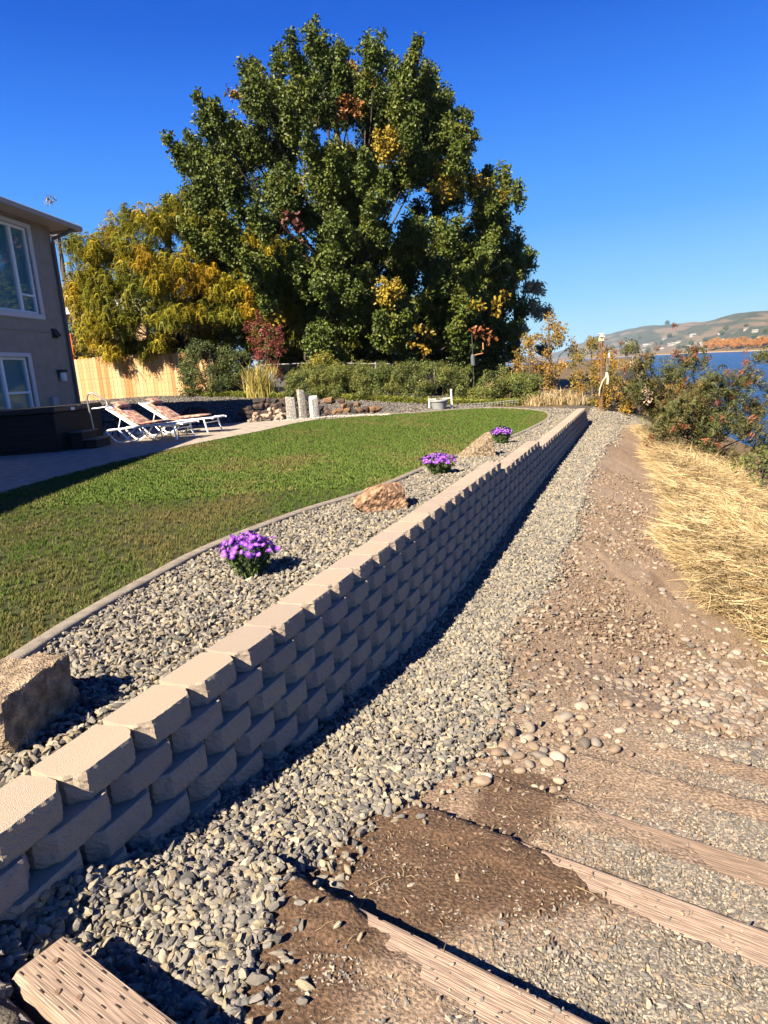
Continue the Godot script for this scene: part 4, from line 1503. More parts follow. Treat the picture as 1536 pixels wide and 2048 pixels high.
	simple_tree("waterside_bush", "leafy green bush at the right edge below the pod-bearing bush", on(7.3, -12.6, -0.1), 1.0, 0.75, 0.1, 2, [Color(0.075, 0.1, 0.025), Color(0.1, 0.12, 0.03), Color(0.06, 0.08, 0.03)], 0.16, 90.0, leaf, bk, 22, "", 0.1, [Color(0.25, 0.22, 0.04)], "bush")


func hedges() -> void:
	var leaf: Material = mats["shrub_leaf"]
	var bk: Material = mats["grey_bark"]
	var small := leaf_clump(2, 61)
	var ivy := [Color(0.075, 0.095, 0.022), Color(0.1, 0.12, 0.025), Color(0.05, 0.07, 0.018), Color(0.13, 0.135, 0.03)]
	var hedge := thing("ivy_hedge", "long sprawling hedge of small olive-green leaves behind the gravel mound", "hedge", on(0.5, -23.5))
	var lobes := []
	for k in 200:
		var u := rng.randf()
		var x := lerpf(-3.0, 5.2, u)
		var z := lerpf(-24.2, -22.0, u) + rng.randf_range(-0.6, 0.5)
		var top := pw([[-3.0, 0.85], [-1.6, 1.0], [0.0, 1.12], [1.5, 1.2], [3.0, 1.12], [4.3, 1.0], [5.2, 0.7]], x)
		var y := rng.randf_range(0.1, top)
		lobes.append([on(x, z) + Vector3(0, y, 0.35 * (1.0 - y)) - hedge.position, Vector3(0.32, 0.26, 0.32)])
	foliage(hedge, "foliage", lobes, 330.0, small, leaf, ivy, 0.13, 0.45)
	var st := MB.new()
	for k in 30:
		var x := lerpf(-3.0, 5.0, k / 29.0)
		var a := on(x, lerpf(-24.2, -22.0, k / 29.0)) - hedge.position
		st.tube([a, a + Vector3(rng.randfn() * 0.1, 0.5, 0.05), a + Vector3(rng.randfn() * 0.25, 0.9, 0.1)], 0.015, 0.005, 4)
	obj("stems", st.mesh(), bk, hedge).set_meta("kind", "stuff")
	# low creeping cover at its foot
	var ib := IB.new()
	for k in 5200:
		var u := rng.randf()
		var x := lerpf(-6.6, 4.6, u)
		var z := pw([[-9.0, -26.4], [-6.0, -25.5], [-3.0, -23.6], [0.0, -22.6], [2.0, -21.9], [4.6, -21.2]], x) - rng.randf() * rng.randf() * 1.1 + 0.1 * sin(x * 5)
		var sc := rng.randf_range(0.09, 0.17)
		ib.add(rand_basis(Vector3(sc, sc, sc)), on(x, z, 0.05 + rng.randf() * 0.08), [Color(0.13, 0.15, 0.02), Color(0.09, 0.12, 0.02), Color(0.17, 0.17, 0.025)][rng.randi() % 3] * rng.randf_range(0.8, 1.2))
	many("ground_cover", small, leaf, ib)
	var dark := [Color(0.04, 0.06, 0.018), Color(0.06, 0.08, 0.02), Color(0.09, 0.11, 0.025)]
	mound("dark_ivy_mound", "dark ivy heap over the cedar fence's right end", on(-6.4, -26.3), 1.3, 2.4, dark, small, leaf, 46)
	mound("dark_ivy_mound", "tangled dark green shrub between the ivy heap and the red shrub", on(-5.4, -26.6), 0.9, 1.9, dark, small, leaf, 30)
	mound("bright_shrub", "rounded yellow-green shrub standing before the chain link fence", on(-1.9, -25.0), 1.2, 1.5, [Color(0.14, 0.14, 0.02), Color(0.1, 0.115, 0.02), Color(0.2, 0.175, 0.025)], small, leaf, 40)
	mound("creeper_shrub", "vine leaves hanging over the top of the cedar fence", on(-10.4, -29.4), 1.9, 2.9, [Color(0.08, 0.1, 0.02), Color(0.14, 0.14, 0.02), Color(0.05, 0.07, 0.018)], small, leaf, 40)
	# red shrub
	var at := on(-3.95, -25.3)
	var r := thing("red_leaved_shrub", "upright shrub with wine-red leaves behind the tall grass clump", "shrub", at)
	var rl := []
	var tips := []
	for k in [[-0.05, 2.9, 0.24], [-0.6, 2.55, 0.2], [0.55, 2.5, 0.24], [-0.3, 2.2, 0.32], [0.25, 2.0, 0.34], [-0.2, 1.6, 0.36], [0.5, 1.75, 0.3], [0.1, 1.2, 0.35], [-0.35, 2.7, 0.2], [0.65, 2.1, 0.24], [0.35, 0.9, 0.3], [0.1, 2.45, 0.3]]:
		rl.append([Vector3(k[0], k[1] - 0.1, rng.randfn() * 0.15), Vector3(k[2], k[2] * 1.25, k[2])])
		tips.append(rl[-1][0])
	foliage(r, "foliage", rl, 190.0, small, leaf, [Color(0.16, 0.035, 0.03), Color(0.2, 0.055, 0.045), Color(0.11, 0.025, 0.022)], 0.15, 0.5)
	limbs(r, bk, [Vector3(0, -0.1, 0), Vector3(0, 0.6, 0), Vector3(0.02, 1.2, 0)], 0.03, 0.015, tips, 0.012)


func mound(called: String, label: String, at: Vector3, w: float, h: float, pal: Array, clump: Mesh, leaf: Material, n: int) -> void:
	var o := thing(called, label, "shrub", at)
	var lobes := []
	for k in n:
		var g := rng.randf() * TAU
		var u := rng.randf()
		var r := w * sqrt(1.0 - u * u) * rng.randf_range(0.5, 0.9)
		lobes.append([Vector3(cos(g) * r, u * h * 0.88, sin(g) * r), Vector3(0.3, 0.26, 0.3) * maxf(w, 0.8)])
	foliage(o, "foliage", lobes, 210.0, clump, leaf, pal, 0.15, 0.45)
	var st := MB.new()
	for k in 12:
		var g := TAU * k / 12
		st.tube([Vector3(0, -0.1, 0), Vector3(cos(g) * w * 0.3, h * 0.4, sin(g) * w * 0.3), Vector3(cos(g) * w * 0.6, h * 0.75, sin(g) * w * 0.6)], 0.02, 0.006, 4)
	obj("stems", st.mesh(), mats["grey_bark"], o).set_meta("kind", "stuff")


# a tuft of bent blades
func tuft(n: int, h: float, spread: float, width: float, seed_: int, segs := 2) -> ArrayMesh:
	var r := RandomNumberGenerator.new()
	r.seed = seed_
	var m := MB.new()
	for k in n:
		var g := r.randf() * TAU
		var out := Vector3(cos(g), 0, sin(g))
		var side := Vector3(-sin(g), 0, cos(g)).rotated(Vector3.UP, r.randfn() * 0.6) * width * r.randf_range(0.7, 1.3)
		var base := Vector3(r.randfn(), 0, r.randfn()) * spread * 0.3
		var len_ := h * r.randf_range(0.6, 1.1)
		var lean := r.randf_range(0.15, 0.9) * spread
		var prev := base
		m.col = Color(1, 1, 1) * r.randf_range(0.7, 1.25)
		for j in segs:
			var u := (j + 1.0) / segs
			var q := base + out * lean * u * u + Vector3(0, len_ * (u - 0.25 * u * u * minf(1.0, lean / len_)), 0)
			var wa := side * (1.0 - 0.6 * j / segs)
			var wb := side * (1.0 - 0.6 * (j + 1.0) / segs)
			if j == segs - 1:
				m.tri(prev - wa, prev + wa, q)
			else:
				m.quad(prev - wa, prev + wa, q + wb, q - wb)
			prev = q
	return m.mesh(false, true)


# ---------------------------------------------------------------- stones by the patio
func stone_garden() -> void:
	var tones := []
	for k in 6:
		var c: Array = [[0.1, 0.075, 0.065], [0.15, 0.1, 0.08], [0.075, 0.07, 0.07], [0.27, 0.15, 0.085], [0.2, 0.15, 0.125], [0.33, 0.2, 0.11]][k]
		var m := mat("basalt_%d" % k, lin(c[0], c[1], c[2]), 0.9)
		textured(m, grain("rock_tint", 0.03, 0.6, 1.0), Vector3(2.5, 2.5, 2.5), grain("rock_relief", 0.05, 0.0, 1.0), 1.0)
		tones.append(m)
	var shapes := []
	for k in 6:
		shapes.append(rock_mesh(2, Vector3(1.2, 0.85, 1.0), 5, 0.08, 100 + k, false, 1.15))
	var o := thing("stacked_rock_edge", "low curved edge of stacked brown basalt rocks holding the gravel mound", "rock wall", Vector3(-2.2, 0, -19.6))
	for row in 4:
		for k in 24:
			var x := lerpf(-1.9, 2.4, (k + 0.5 * (row % 2)) / 24.0)
			var top := pw([[-1.9, 1.5], [-1.3, 3.3], [0.3, 3.4], [0.7, 2.6], [1.3, 1.9], [1.8, 0.9], [2.4, 0.3]], x)
			if row > top or rng.randf() < 0.08:
				continue
			var b := obj("rock", shapes[rng.randi() % 6], tones[rng.randi() % 3 if x < 0.4 else rng.randi() % 6], o)
			var s := rng.randf_range(0.095, 0.135)
			b.scale = Vector3(s * rng.randf_range(0.9, 1.3), s, s)
			b.position = Vector3(x + rng.randfn() * 0.03, 0.08 + row * 0.155 + rng.randfn() * 0.02, -0.1 - row * 0.09 + 0.12 * x * x * (0.3 if x < 0 else 0.0) + rng.randfn() * 0.03)
			b.rotation = Vector3(rng.randfn() * 0.2, rng.randf() * TAU, rng.randfn() * 0.2)
	var pile := thing("pale_stone_pile", "heap of pale fist-sized stones left of the granite columns", "stone pile", Vector3(-3.05, 0.02, -18.9))
	var pales := []
	for k in 3:
		var c: Array = [[0.27, 0.215, 0.17], [0.21, 0.18, 0.155], [0.28, 0.2, 0.15]][k]
		pales.append(mat("pale_stone_%d" % k, lin(c[0], c[1], c[2]), 0.9))
	for k in 34:
		var x := rng.randf_range(-0.5, 0.55)
		var h := 0.3 * (1.0 - pow(absf(x) / 0.6, 2.0)) * rng.randf()
		var b := obj("stone", shapes[rng.randi() % 6], pales[rng.randi() % 3], pile)
		var s := rng.randf_range(0.055, 0.09)
		b.scale = Vector3(s * rng.randf_range(0.9, 1.4), s, s)
		b.position = Vector3(x, 0.03 + h, rng.randf_range(-0.2, 0.25) - h * 0.4)
		b.rotation = Vector3(rng.randf() * TAU, rng.randf() * TAU, 0)
	# three granite columns
	var gr := mat("granite", lin(0.36, 0.35, 0.33), 0.85)
	textured(gr, grain("granite_tint", 0.035, 0.5, 1.0, FastNoiseLite.TYPE_SIMPLEX_SMOOTH, 512, 5), Vector3(1.6, 1.0, 1.6), grain("rock_relief", 0.05, 0.0, 1.0), 0.8)
	var gw := mat("pale_granite", lin(0.62, 0.6, 0.56), 0.8)
	textured(gw, texs["granite_tint"], Vector3(2.0, 1.2, 2.0), texs["rock_relief"], 0.8)
	for k in [[-2.36, -18.75, 0.155, 0.64, "widest grey granite slab, left of the three standing stones", 0.1, 0], [-2.07, -18.8, 0.11, 0.82, "tallest slim granite pillar between two shorter standing stones", 0.5, 0], [-1.74, -18.8, 0.125, 0.63, "pale granite stone with a bevelled top, right of the three", 0.6, 1]]:
		var c := thing("granite_column", k[4], "standing stone", Vector3(k[0], 0.0, k[1]), k[5], "granite columns by the patio")
		var m := MB.new()
		var rows := 12
		var np := 14
		var h: float = k[3]
		for j in rows + 1:
			for i in np:
				var g := TAU * i / np
				var w: float = 1.0 / pow(pow(absf(cos(g)), 5.0) + pow(absf(sin(g)), 5.0), 0.2)
				var r: float = k[2] * w * (1.02 - 0.12 * j / rows) * (1.0 + 0.12 * rough.get_noise_3d(cos(g) * 40 + k[0] * 300, j * 9.0, sin(g) * 40)) * (0.92 if j == rows else 1.0)
				var cut := 0.0
				if j >= rows - 1:
					cut = -0.09 * maxf(0.0, cos(g - 2.2)) if k[6] == 1 else -0.02 * cos(g)
				m.p(Vector3(cos(g) * r, h * j / rows + cut, sin(g) * r * 0.8))
		var out := MB.new()
		for j in rows:
			for i in np:
				var i2 := (i + 1) % np
				var a := j * np
				out.quad(m.v[a + i], m.v[a + np + i], m.v[a + np + i2], m.v[a + i2])
		for i in np:
			out.tri(Vector3(0, h, 0), m.v[rows * np + (i + 1) % np], m.v[rows * np + i])
		obj("stone", out.mesh(), gw if k[6] else gr, c)
	# white pebbles round the columns
	var ib := IB.new()
	var peb := rock_mesh(1, Vector3(1, 0.8, 0.9), 2, 0.08, 55, true)
	for k in 520:
		var x := rng.randf_range(-2.9, 0.4)
		var z := lerpf(-18.6, -19.0, rng.randf()) - (x + 2.0) * 0.08
		var s := rng.randf_range(0.018, 0.04)
		ib.add(rand_basis(Vector3(s, s, s)), Vector3(x, ground(x, z) + 0.015, z), Color(0.3, 0.275, 0.25) * rng.randf_range(0.6, 1.15))
	many("white_pebbles", peb, mat("pebble", Color(1, 1, 1), 0.8, true), ib)


# ---------------------------------------------------------------- furniture
func loungers() -> void:
	var white := mat("powder_coat", lin(0.78, 0.78, 0.78), 0.4)
	var sling := mat("sling", lin(0.7, 0.7, 0.7), 0.8)
	var cloth := mat("floral_cushion", Color(1, 1, 1), 0.95)
	# blotchy print: cream ground, rust and pink petals
	var n := FastNoiseLite.new()
	n.noise_type = FastNoiseLite.TYPE_CELLULAR
	n.frequency = 0.035
	n.fractal_octaves = 2
	var g := Gradient.new()
	g.offsets = PackedFloat32Array([0.0, 0.3, 0.42, 0.5, 0.62, 1.0])
	g.colors = PackedColorArray([lin(0.1, 0.025, 0.022), lin(0.24, 0.085, 0.07), lin(0.42, 0.27, 0.2), lin(0.28, 0.12, 0.09), lin(0.44, 0.35, 0.27), lin(0.46, 0.39, 0.31)])
	var t := NoiseTexture2D.new()
	t.width = 256
	t.height = 256
	t.seamless = true
	t.noise = n
	t.color_ramp = g
	textured(cloth, t, Vector3(1.4, 1.4, 1.4))
	var o := thing("sun_lounger", "white lounger with floral cushion, the nearer of the pair", "lounger", Vector3(-5.78, 0.02, -15.35), -0.31, "sun loungers on the patio")
	var f := MB.new()
	for z in [0.0, 0.62]:
		f.tube([Vector3(0.0, 0.27, z), Vector3(0.1, 0.3, z), Vector3(0.9, 0.33, z), Vector3(1.9, 0.36, z), Vector3(1.97, 0.34, z)], 0.019, 0.019, 8)
	f.tube([Vector3(1.93, 0.355, 0), Vector3(1.93, 0.355, 0.62)], 0.019, 0.019, 8)
	f.tube([Vector3(0.0, 0.27, 0), Vector3(0.0, 0.27, 0.62)], 0.019, 0.019, 8)
	f.tube([Vector3(0.75, 0.32, 0), Vector3(0.75, 0.32, 0.62)], 0.015, 0.015, 8)
	obj("frame", f.mesh(true), white, o)
	for z in [-0.01, 0.63]:
		var l := MB.new()
		l.tube([Vector3(0.02, 0.26, z), Vector3(0.14, 0.14, z), Vector3(0.27, 0.03, z), Vector3(0.42, 0.02, z), Vector3(0.55, 0.09, z), Vector3(0.78, 0.31, z)], 0.018, 0.018, 7)
		obj("leg", l.mesh(true), white, o)
		var l2 := MB.new()
		l2.tube([Vector3(0.35, 0.3, z), Vector3(0.5, 0.14, z), Vector3(0.62, 0.04, z), Vector3(0.76, 0.03, z), Vector3(0.92, 0.14, z), Vector3(1.02, 0.32, z)], 0.016, 0.016, 7)
		obj("leg", l2.mesh(true), white, o)
		var l3 := MB.new()
		l3.tube([Vector3(1.72, 0.35, z), Vector3(1.8, 0.02, z)], 0.019, 0.019, 7)
		l3.tube([Vector3(1.745, 0.25, z), Vector3(1.745, 0.25, 0.31)], 0.012, 0.012, 6)
		obj("leg", l3.mesh(true), white, o)
	var bf := MB.new()
	var hinge := Vector3(0.75, 0.34, 0)
	var head := Vector3(0.02, 0.8, 0)
	for z in [0.02, 0.6]:
		bf.tube([hinge + Vector3(0, 0, z), head + Vector3(0, 0, z)], 0.017, 0.017, 8)
		bf.tube([hinge.lerp(head, 0.45) + Vector3(0, -0.01, z), Vector3(0.33, 0.31, z)], 0.012, 0.012, 6)
	bf.tube([head + Vector3(0, 0, 0.02), head + Vector3(0, 0, 0.6)], 0.017, 0.017, 8)
	obj("back_frame", bf.mesh(true), white, o)
	var sl := MB.new()
	for k in 12:
		var a := hinge.lerp(head, k / 12.0)
		var b := hinge.lerp(head, (k + 0.8) / 12.0)
		sl.quad(a + Vector3(0, 0.01, 0.03), a + Vector3(0, 0.01, 0.59), b + Vector3(0, 0.01, 0.59), b + Vector3(0, 0.01, 0.03))
	for k in 18:
		var x := 0.78 + k * 0.064
		sl.box(Vector3(x, 0.325 + k * 0.0016, 0.03), Vector3(x + 0.052, 0.335 + k * 0.0016, 0.59))
	obj("slats", sl.mesh(), sling, o)
	var cs := MB.new()
	pad(cs, Vector3(0.8, 0.355, 0.04), Vector3(1.62, 0.385, 0.04), 0.55, 0.075)
	obj("seat_cushion", cs.mesh(true), cloth, o)
	var cb := MB.new()
	pad(cb, Vector3(0.78, 0.37, 0.04), Vector3(0.19, 0.745, 0.04), 0.55, -0.075)
	obj("back_cushion", cb.mesh(true), cloth, o)
	var cp := MB.new()
	pad(cp, Vector3(0.33, 0.73, 0.07), Vector3(0.15, 0.84, 0.07), 0.48, -0.1)
	obj("head_pillow", cp.mesh(true), cloth, o)
	dup(o, Vector3(-5.5, 0.02, -16.75), -0.29, "white lounger with floral cushion, the farther of the pair beside the fire pit", "sun loungers on the patio")
	# small dark side table between them
	var st := thing("side_table", "low dark metal side table beneath the loungers", "table", Vector3(-4.7, 0.02, -15.5), -0.3)
	var tm := MB.new()
	tm.box(Vector3(-0.25, 0.24, -0.2), Vector3(0.25, 0.26, 0.2), 0.004)
	obj("table_top", tm.mesh(), mats["lamp_black"], st)
	for x in [-0.22, 0.22]:
		for z in [-0.17, 0.17]:
			var lg := MB.new()
			lg.tube([Vector3(x, 0, z), Vector3(x, 0.24, z)], 0.012, 0.012, 6)
			obj("leg", lg.mesh(true), mats["lamp_black"], st)
	# fire pit
	var fp := thing("fire_pit", "round fire pit with a dark domed mesh screen behind the loungers", "fire pit", Vector3(-4.98, 0.02, -18.4))
	var bowl := MB.new()
	bowl.lathe([Vector2(0.1, 0.14), Vector2(0.28, 0.18), Vector2(0.38, 0.28), Vector2(0.46, 0.3), Vector2(0.46, 0.315), Vector2(0.36, 0.31)], 24)
	obj("bowl", bowl.mesh(true), mat("rusted_steel", lin(0.06, 0.045, 0.04), 0.7), fp)
	for k in 3:
		var a := TAU * k / 3 + 0.4
		var lg := MB.new()
		lg.tube([Vector3(cos(a) * 0.3, 0.2, sin(a) * 0.3), Vector3(cos(a) * 0.36, 0, sin(a) * 0.36)], 0.018, 0.018, 6)
		obj("leg", lg.mesh(true), mats["rusted_steel"], fp)
	var dome := MB.new()
	var pr := []
	for k in 9:
		var a := PI / 2 * k / 8.0
		pr.append(Vector2(0.42 * cos(a) + 0.001, 0.32 + 0.24 * sin(a)))
	dome.lathe(pr, 24)
	var mesh_m := mat("screen_mesh", Color(0.2, 0.13, 0.1, 0.75), 0.7)
	mesh_m.transparency = BaseMaterial3D.TRANSPARENCY_ALPHA
	obj("mesh_dome", dome.mesh(true), mesh_m, fp)
	var ribs := MB.new()
	for k in 4:
		var a := PI * k / 4
		var path := []
		for j in 13:
			var b := PI * j / 12.0
			path.append(Vector3(cos(a) * cos(b) * 0.425, 0.32 + 0.245 * sin(b), sin(a) * cos(b) * 0.425))
		ribs.tube(path, 0.008, 0.008, 5)
	obj("rib", ribs.mesh(true), mats["rusted_steel"], fp)


func pad(m: MB, a: Vector3, b: Vector3, width: float, thick: float) -> void:
	# a puffy cushion lying from a to b
	var d := b - a
	var up := Vector3(0, 0, 1).cross(d).normalized() * thick * -1.0
	if up.y < 0:
		up = -up
	var nu := 12
	var nv := 8
	for side in [0, 1]:
		var first := m.v.size()
		for i in nu + 1:
			for j in nv + 1:
				var u := i / float(nu)
				var v := j / float(nv)
				var puff := pow(maxf(0.0, sin(PI * u) * sin(PI * v)), 0.35)
				var tuck := 1.0 - 0.25 * pow(absf(cos(PI * u * 2.0)), 8.0) if u > 0.1 and u < 0.9 else 1.0
				m.p(a + d * u + Vector3(0, 0, width * v) + up * (0.5 + (0.5 if side else -0.5) * puff * tuck))
		for i in nu:
			for j in nv:
				var q := first + i * (nv + 1) + j
				if side:
					m.t(q, q + 1, q + nv + 2)
					m.t(q, q + nv + 2, q + nv + 1)
				else:
					m.t(q, q + nv + 2, q + 1)
					m.t(q, q + nv + 1, q + nv + 2)


func tub() -> void:
	var o := thing("hot_tub", "square black hot tub with a folded cover against the house", "hot tub", Vector3(-8.45, 0.02, -15.75), -0.05)
	var shell := mat("tub_panel", lin(0.016, 0.015, 0.015), 0.8)
	var m := MB.new()
	m.box(Vector3(0, 0, 0), Vector3(2.1, 0.06, 2.1), 0.01)
	obj("base", m.mesh(), shell, o)
	var s := MB.new()
	for k in 7:
		s.box(Vector3(0.02, 0.07 + k * 0.1, 0.02), Vector3(2.08, 0.168 + k * 0.1, 2.08), 0.002)
	obj("side_panel", s.mesh(), shell, o)
	var c := MB.new()
	c.box(Vector3(-0.03, 0.78, -0.03), Vector3(2.13, 0.9, 1.045), 0.03)
	c.box(Vector3(-0.03, 0.78, 1.055), Vector3(2.13, 0.9, 2.13), 0.03)
	obj("cover", c.mesh(), mat("vinyl_cover", lin(0.03, 0.028, 0.03), 0.5), o)
	var lb := MB.new()
	lb.box(Vector3(2.131, 0.8, 1.3), Vector3(2.14, 0.86, 1.45))
	obj("badge", lb.mesh(), mats["white_trim"], o)
	var st := thing("tub_steps", "two-tread dark plastic step beside the hot tub", "steps", Vector3(-6.3, 0.02, -14.5), -0.05)
	var tr := mat("step_tread", lin(0.09, 0.085, 0.08), 0.7)
	for k in 2:
		var a := MB.new()
		a.box(Vector3(k * 0.28, 0.34 - k * 0.17, 0), Vector3(0.3 + k * 0.28, 0.37 - k * 0.17, 0.75), 0.01)
		obj("tread", a.mesh(), tr, st)
		var b := MB.new()
		b.box(Vector3(0.02 + k * 0.28, 0, 0.05), Vector3(0.26 + k * 0.28, 0.338 - k * 0.17, 0.7), 0.01)
		obj("riser", b.mesh(), shell, st)
	var h := thing("tub_handrail", "curved metal handrail rising behind the hot tub steps", "handrail", Vector3(-6.2, 0.02, -14.75), -0.05)
	var hm := MB.new()
	hm.tube([Vector3(0, 0, 0), Vector3(-0.06, 1.0, 0), Vector3(-0.02, 1.1, 0), Vector3(0.08, 1.12, 0), Vector3(0.36, 0.93, 0), Vector3(0.38, 0.84, 0), Vector3(0.32, 0.8, 0), Vector3(0.02, 0.78, 0)], 0.02, 0.02, 8)
	var steel := mat("brushed_steel", lin(0.3, 0.3, 0.3), 0.35)
	steel.metallic = 0.7
	obj("rail", hm.mesh(true), steel, h)
	# folded chair in the shade
	var ch := thing("folding_chair", "dark folding chair standing in the shade behind the hot tub", "chair", Vector3(-6.45, 0.02, -16.5), -0.6)
	var seat := MB.new()
	seat.box(Vector3(-0.22, 0.4, -0.2), Vector3(0.22, 0.43, 0.2), 0.01)
	obj("seat", seat.mesh(), shell, ch)
	var back := MB.new()
	back.box(Vector3(-0.22, 0.43, -0.23), Vector3(0.22, 0.82, -0.2), 0.01)
	obj("backrest", back.mesh(), shell, ch)
	for x in [-0.2, 0.2]:
		for z in [-1.0, 1.0]:
			var lg := MB.new()
			lg.tube([Vector3(x, 0.4, 0.15 * z), Vector3(x, 0, 0.24 * z)], 0.014, 0.014, 6)
			obj("leg", lg.mesh(true), shell, ch)
	var bt := MB.new()
	bt.lathe([Vector2(0.001, -0.16), Vector2(0.04, -0.16), Vector2(0.045, 0.1), Vector2(0.02, 0.13), Vector2(0.02, 0.16), Vector2(0.001, 0.16)], 12)
	var bo := obj("white_bottle", bt.mesh(true), mats["white_trim"])
	bo.position = Vector3(-5.95, 0.065, -16.9)
	bo.rotation = Vector3(0, 0, PI / 2)
	tag(bo, "white plastic bottle lying on the shaded patio by the chair", "bottle")


func yard_things() -> void:
	# planter
	var p := thing("planter_pot", "grey oval tub planter at the far edge of the lawn", "planter", on(1.9, -20.3))
	var m := MB.new()
	m.lathe([Vector2(0.18, 0.0), Vector2(0.2, 0.02), Vector2(0.25, 0.24), Vector2(0.28, 0.25), Vector2(0.28, 0.29), Vector2(0.25, 0.29), Vector2(0.22, 0.22), Vector2(0.001, 0.22)], 20)
	obj("pot", m.mesh(true), mat("zinc_grey", lin(0.2, 0.21, 0.22), 0.6), p)
	var lb := IB.new()
	for k in 14:
		lb.add(rand_basis(Vector3(0.07, 0.07, 0.07)), Vector3(rng.randfn() * 0.08, 0.29 + rng.randf() * 0.08, rng.randfn() * 0.06), Color(0.1, 0.12, 0.04))
	many("foliage", leaf_clump(2, 81), mats["shrub_leaf"], lb, p)
	var b := thing("white_bench_rail", "low white post and rail frame around the planter", "bench", on(1.95, -20.55))
	for x in [-0.33, 0.36]:
		var ps := MB.new()
		var hh := 0.33 if x < 0 else 0.52
		ps.box(Vector3(x - 0.022, -0.05, -0.022), Vector3(x + 0.022, hh, 0.022), 0.008)
		if x > 0:
			ps.box(Vector3(x - 0.03, hh, -0.03), Vector3(x + 0.03, hh + 0.05, 0.03), 0.01)
		obj("post", ps.mesh(), mats["powder_coat"], b)
	var rl := MB.new()
	rl.box(Vector3(-0.306, 0.29, -0.012), Vector3(0.336, 0.32, 0.012), 0.005)
	obj("rail", rl.mesh(), mats["grey_trim"], b)
	var lf := thing("white_wire_edging", "low white wire border fence right of the planter", "edging", on(2.5, -20.8))
	var lm := MB.new()
	for k in 22:
		var x := k * 0.09
		lm.tube([Vector3(x, -0.05, 0), Vector3(x, 0.11, 0)], 0.005, 0.005, 4)
	lm.tube([Vector3(0, 0.11, 0), Vector3(0.6, 0.08, 0), Vector3(1.2, 0.085, 0), Vector3(1.9, 0.11, 0)], 0.008, 0.008, 5)
	lm.tube([Vector3(0, 0.03, 0), Vector3(1.9, 0.03, 0)], 0.004, 0.004, 5)
	obj("wire", lm.mesh(), mats["galvanised"], lf)
	# bird feeder
	var f := thing("bird_feeder", "dark hanging feeder with orange wooden tray before the maple", "bird feeder", on(3.55, -24.2))
	var fm := MB.new()
	fm.tube([Vector3(0, -0.1, 0), Vector3(0, 2.3, 0)], 0.02, 0.02, 6)
	obj("pole", fm.mesh(true), mats["lamp_black"], f)
	var fb := MB.new()
	fb.lathe([Vector2(0.001, 1.18), Vector2(0.07, 1.2), Vector2(0.08, 1.24), Vector2(0.08, 1.52), Vector2(0.05, 1.6), Vector2(0.001, 1.62)], 12)
	obj("seed_tube", fb.mesh(true), mat("feeder_grey", lin(0.06, 0.07, 0.085), 0.6), f)
	var ft := MB.new()
	ft.box(Vector3(0.06, 1.62, -0.1), Vector3(0.36, 1.655, 0.1), 0.008, Transform3D(Basis(Vector3(0, 0, 1), 0.16), Vector3(0.26, -0.05, 0)))
	ft.box(Vector3(0.36, 1.74, -0.025), Vector3(0.4, 1.98, 0.025), 0.008)
	obj("wooden_tray", ft.mesh(), mat("orange_wood", lin(0.3, 0.15, 0.07), 0.7), f)
	# bird house post at the end of the wall
	var base := on(6.55, -19.5)
	var bp := thing("bird_house_post", "brown wooden post with a cream bird house on top and hanging wind chime", "post", base)
	var pm := MB.new()
	pm.box(Vector3(-0.028, -0.3, -0.028), Vector3(0.028, 1.95, 0.028), 0.01)
	var brown := mat("stained_post", lin(0.2, 0.105, 0.06), 0.8)
	textured(brown, texs["timber_grain"], Vector3(8, 0.6, 8))
	obj("post", pm.mesh(), brown, bp)
	var hb := MB.new()
	hb.box(Vector3(-0.09, 2.0, -0.08), Vector3(0.09, 2.16, 0.08), 0.01)
	hb.quad(Vector3(-0.12, 2.15, 0.11), Vector3(0.12, 2.15, 0.11), Vector3(0.05, 2.24, 0), Vector3(-0.05, 2.24, 0))
	hb.quad(Vector3(0.12, 2.15, -0.11), Vector3(-0.12, 2.15, -0.11), Vector3(-0.05, 2.24, 0), Vector3(0.05, 2.24, 0))
	hb.box(Vector3(-0.12, 2.255, -0.03), Vector3(-0.05, 2.29, 0.03), 0.008)
	hb.box(Vector3(0.05, 2.255, -0.03), Vector3(0.12, 2.29, 0.03), 0.008)
	hb.box(Vector3(-0.06, 2.22, -0.04), Vector3(0.06, 2.27, 0.04), 0.008)
	var cream := mat("cream_paint", lin(0.34, 0.31, 0.23), 0.7)
	var bh := obj("bird_house", hb.mesh(), cream, bp)
	bh.scale = Vector3(0.75, 0.8, 0.75)
	bh.position.y = 0.4
	var hole := MB.new()
	hole.tube([Vector3(0, 2.09, 0.081), Vector3(0, 2.09, 0.084)], 0.025, 0.025, 12)
	obj("entrance_hole", hole.mesh(), mats["lamp_black"], bh)
	var br := MB.new()
	br.box(Vector3(-0.07, 1.84, -0.05), Vector3(-0.045, 2.0, 0.05), 0.004)
	br.box(Vector3(0.045, 1.84, -0.05), Vector3(0.07, 2.0, 0.05), 0.004)
	br.tube([Vector3(0.07, 2.03, 0), Vector3(0.2, 2.05, 0)], 0.008, 0.008, 5)
	br.tube([Vector3(0.04, 1.75, 0), Vector3(0.24, 1.77, 0)], 0.01, 0.01, 5)
	obj("bracket", br.mesh(), brown, bp)
	var wc := thing("wind_chime", "slim wind chime and pale streamer hanging on the bird house post", "wind chime", base)
	var cm := MB.new()
	cm.tube([Vector3(0.22, 1.76, 0), Vector3(0.22, 1.6, 0)], 0.003, 0.003, 4)
	cm.box(Vector3(0.2, 1.54, -0.02), Vector3(0.24, 1.66, 0.02), 0.006)
	obj("chime_cap", cm.mesh(), mats["white_trim"], wc)
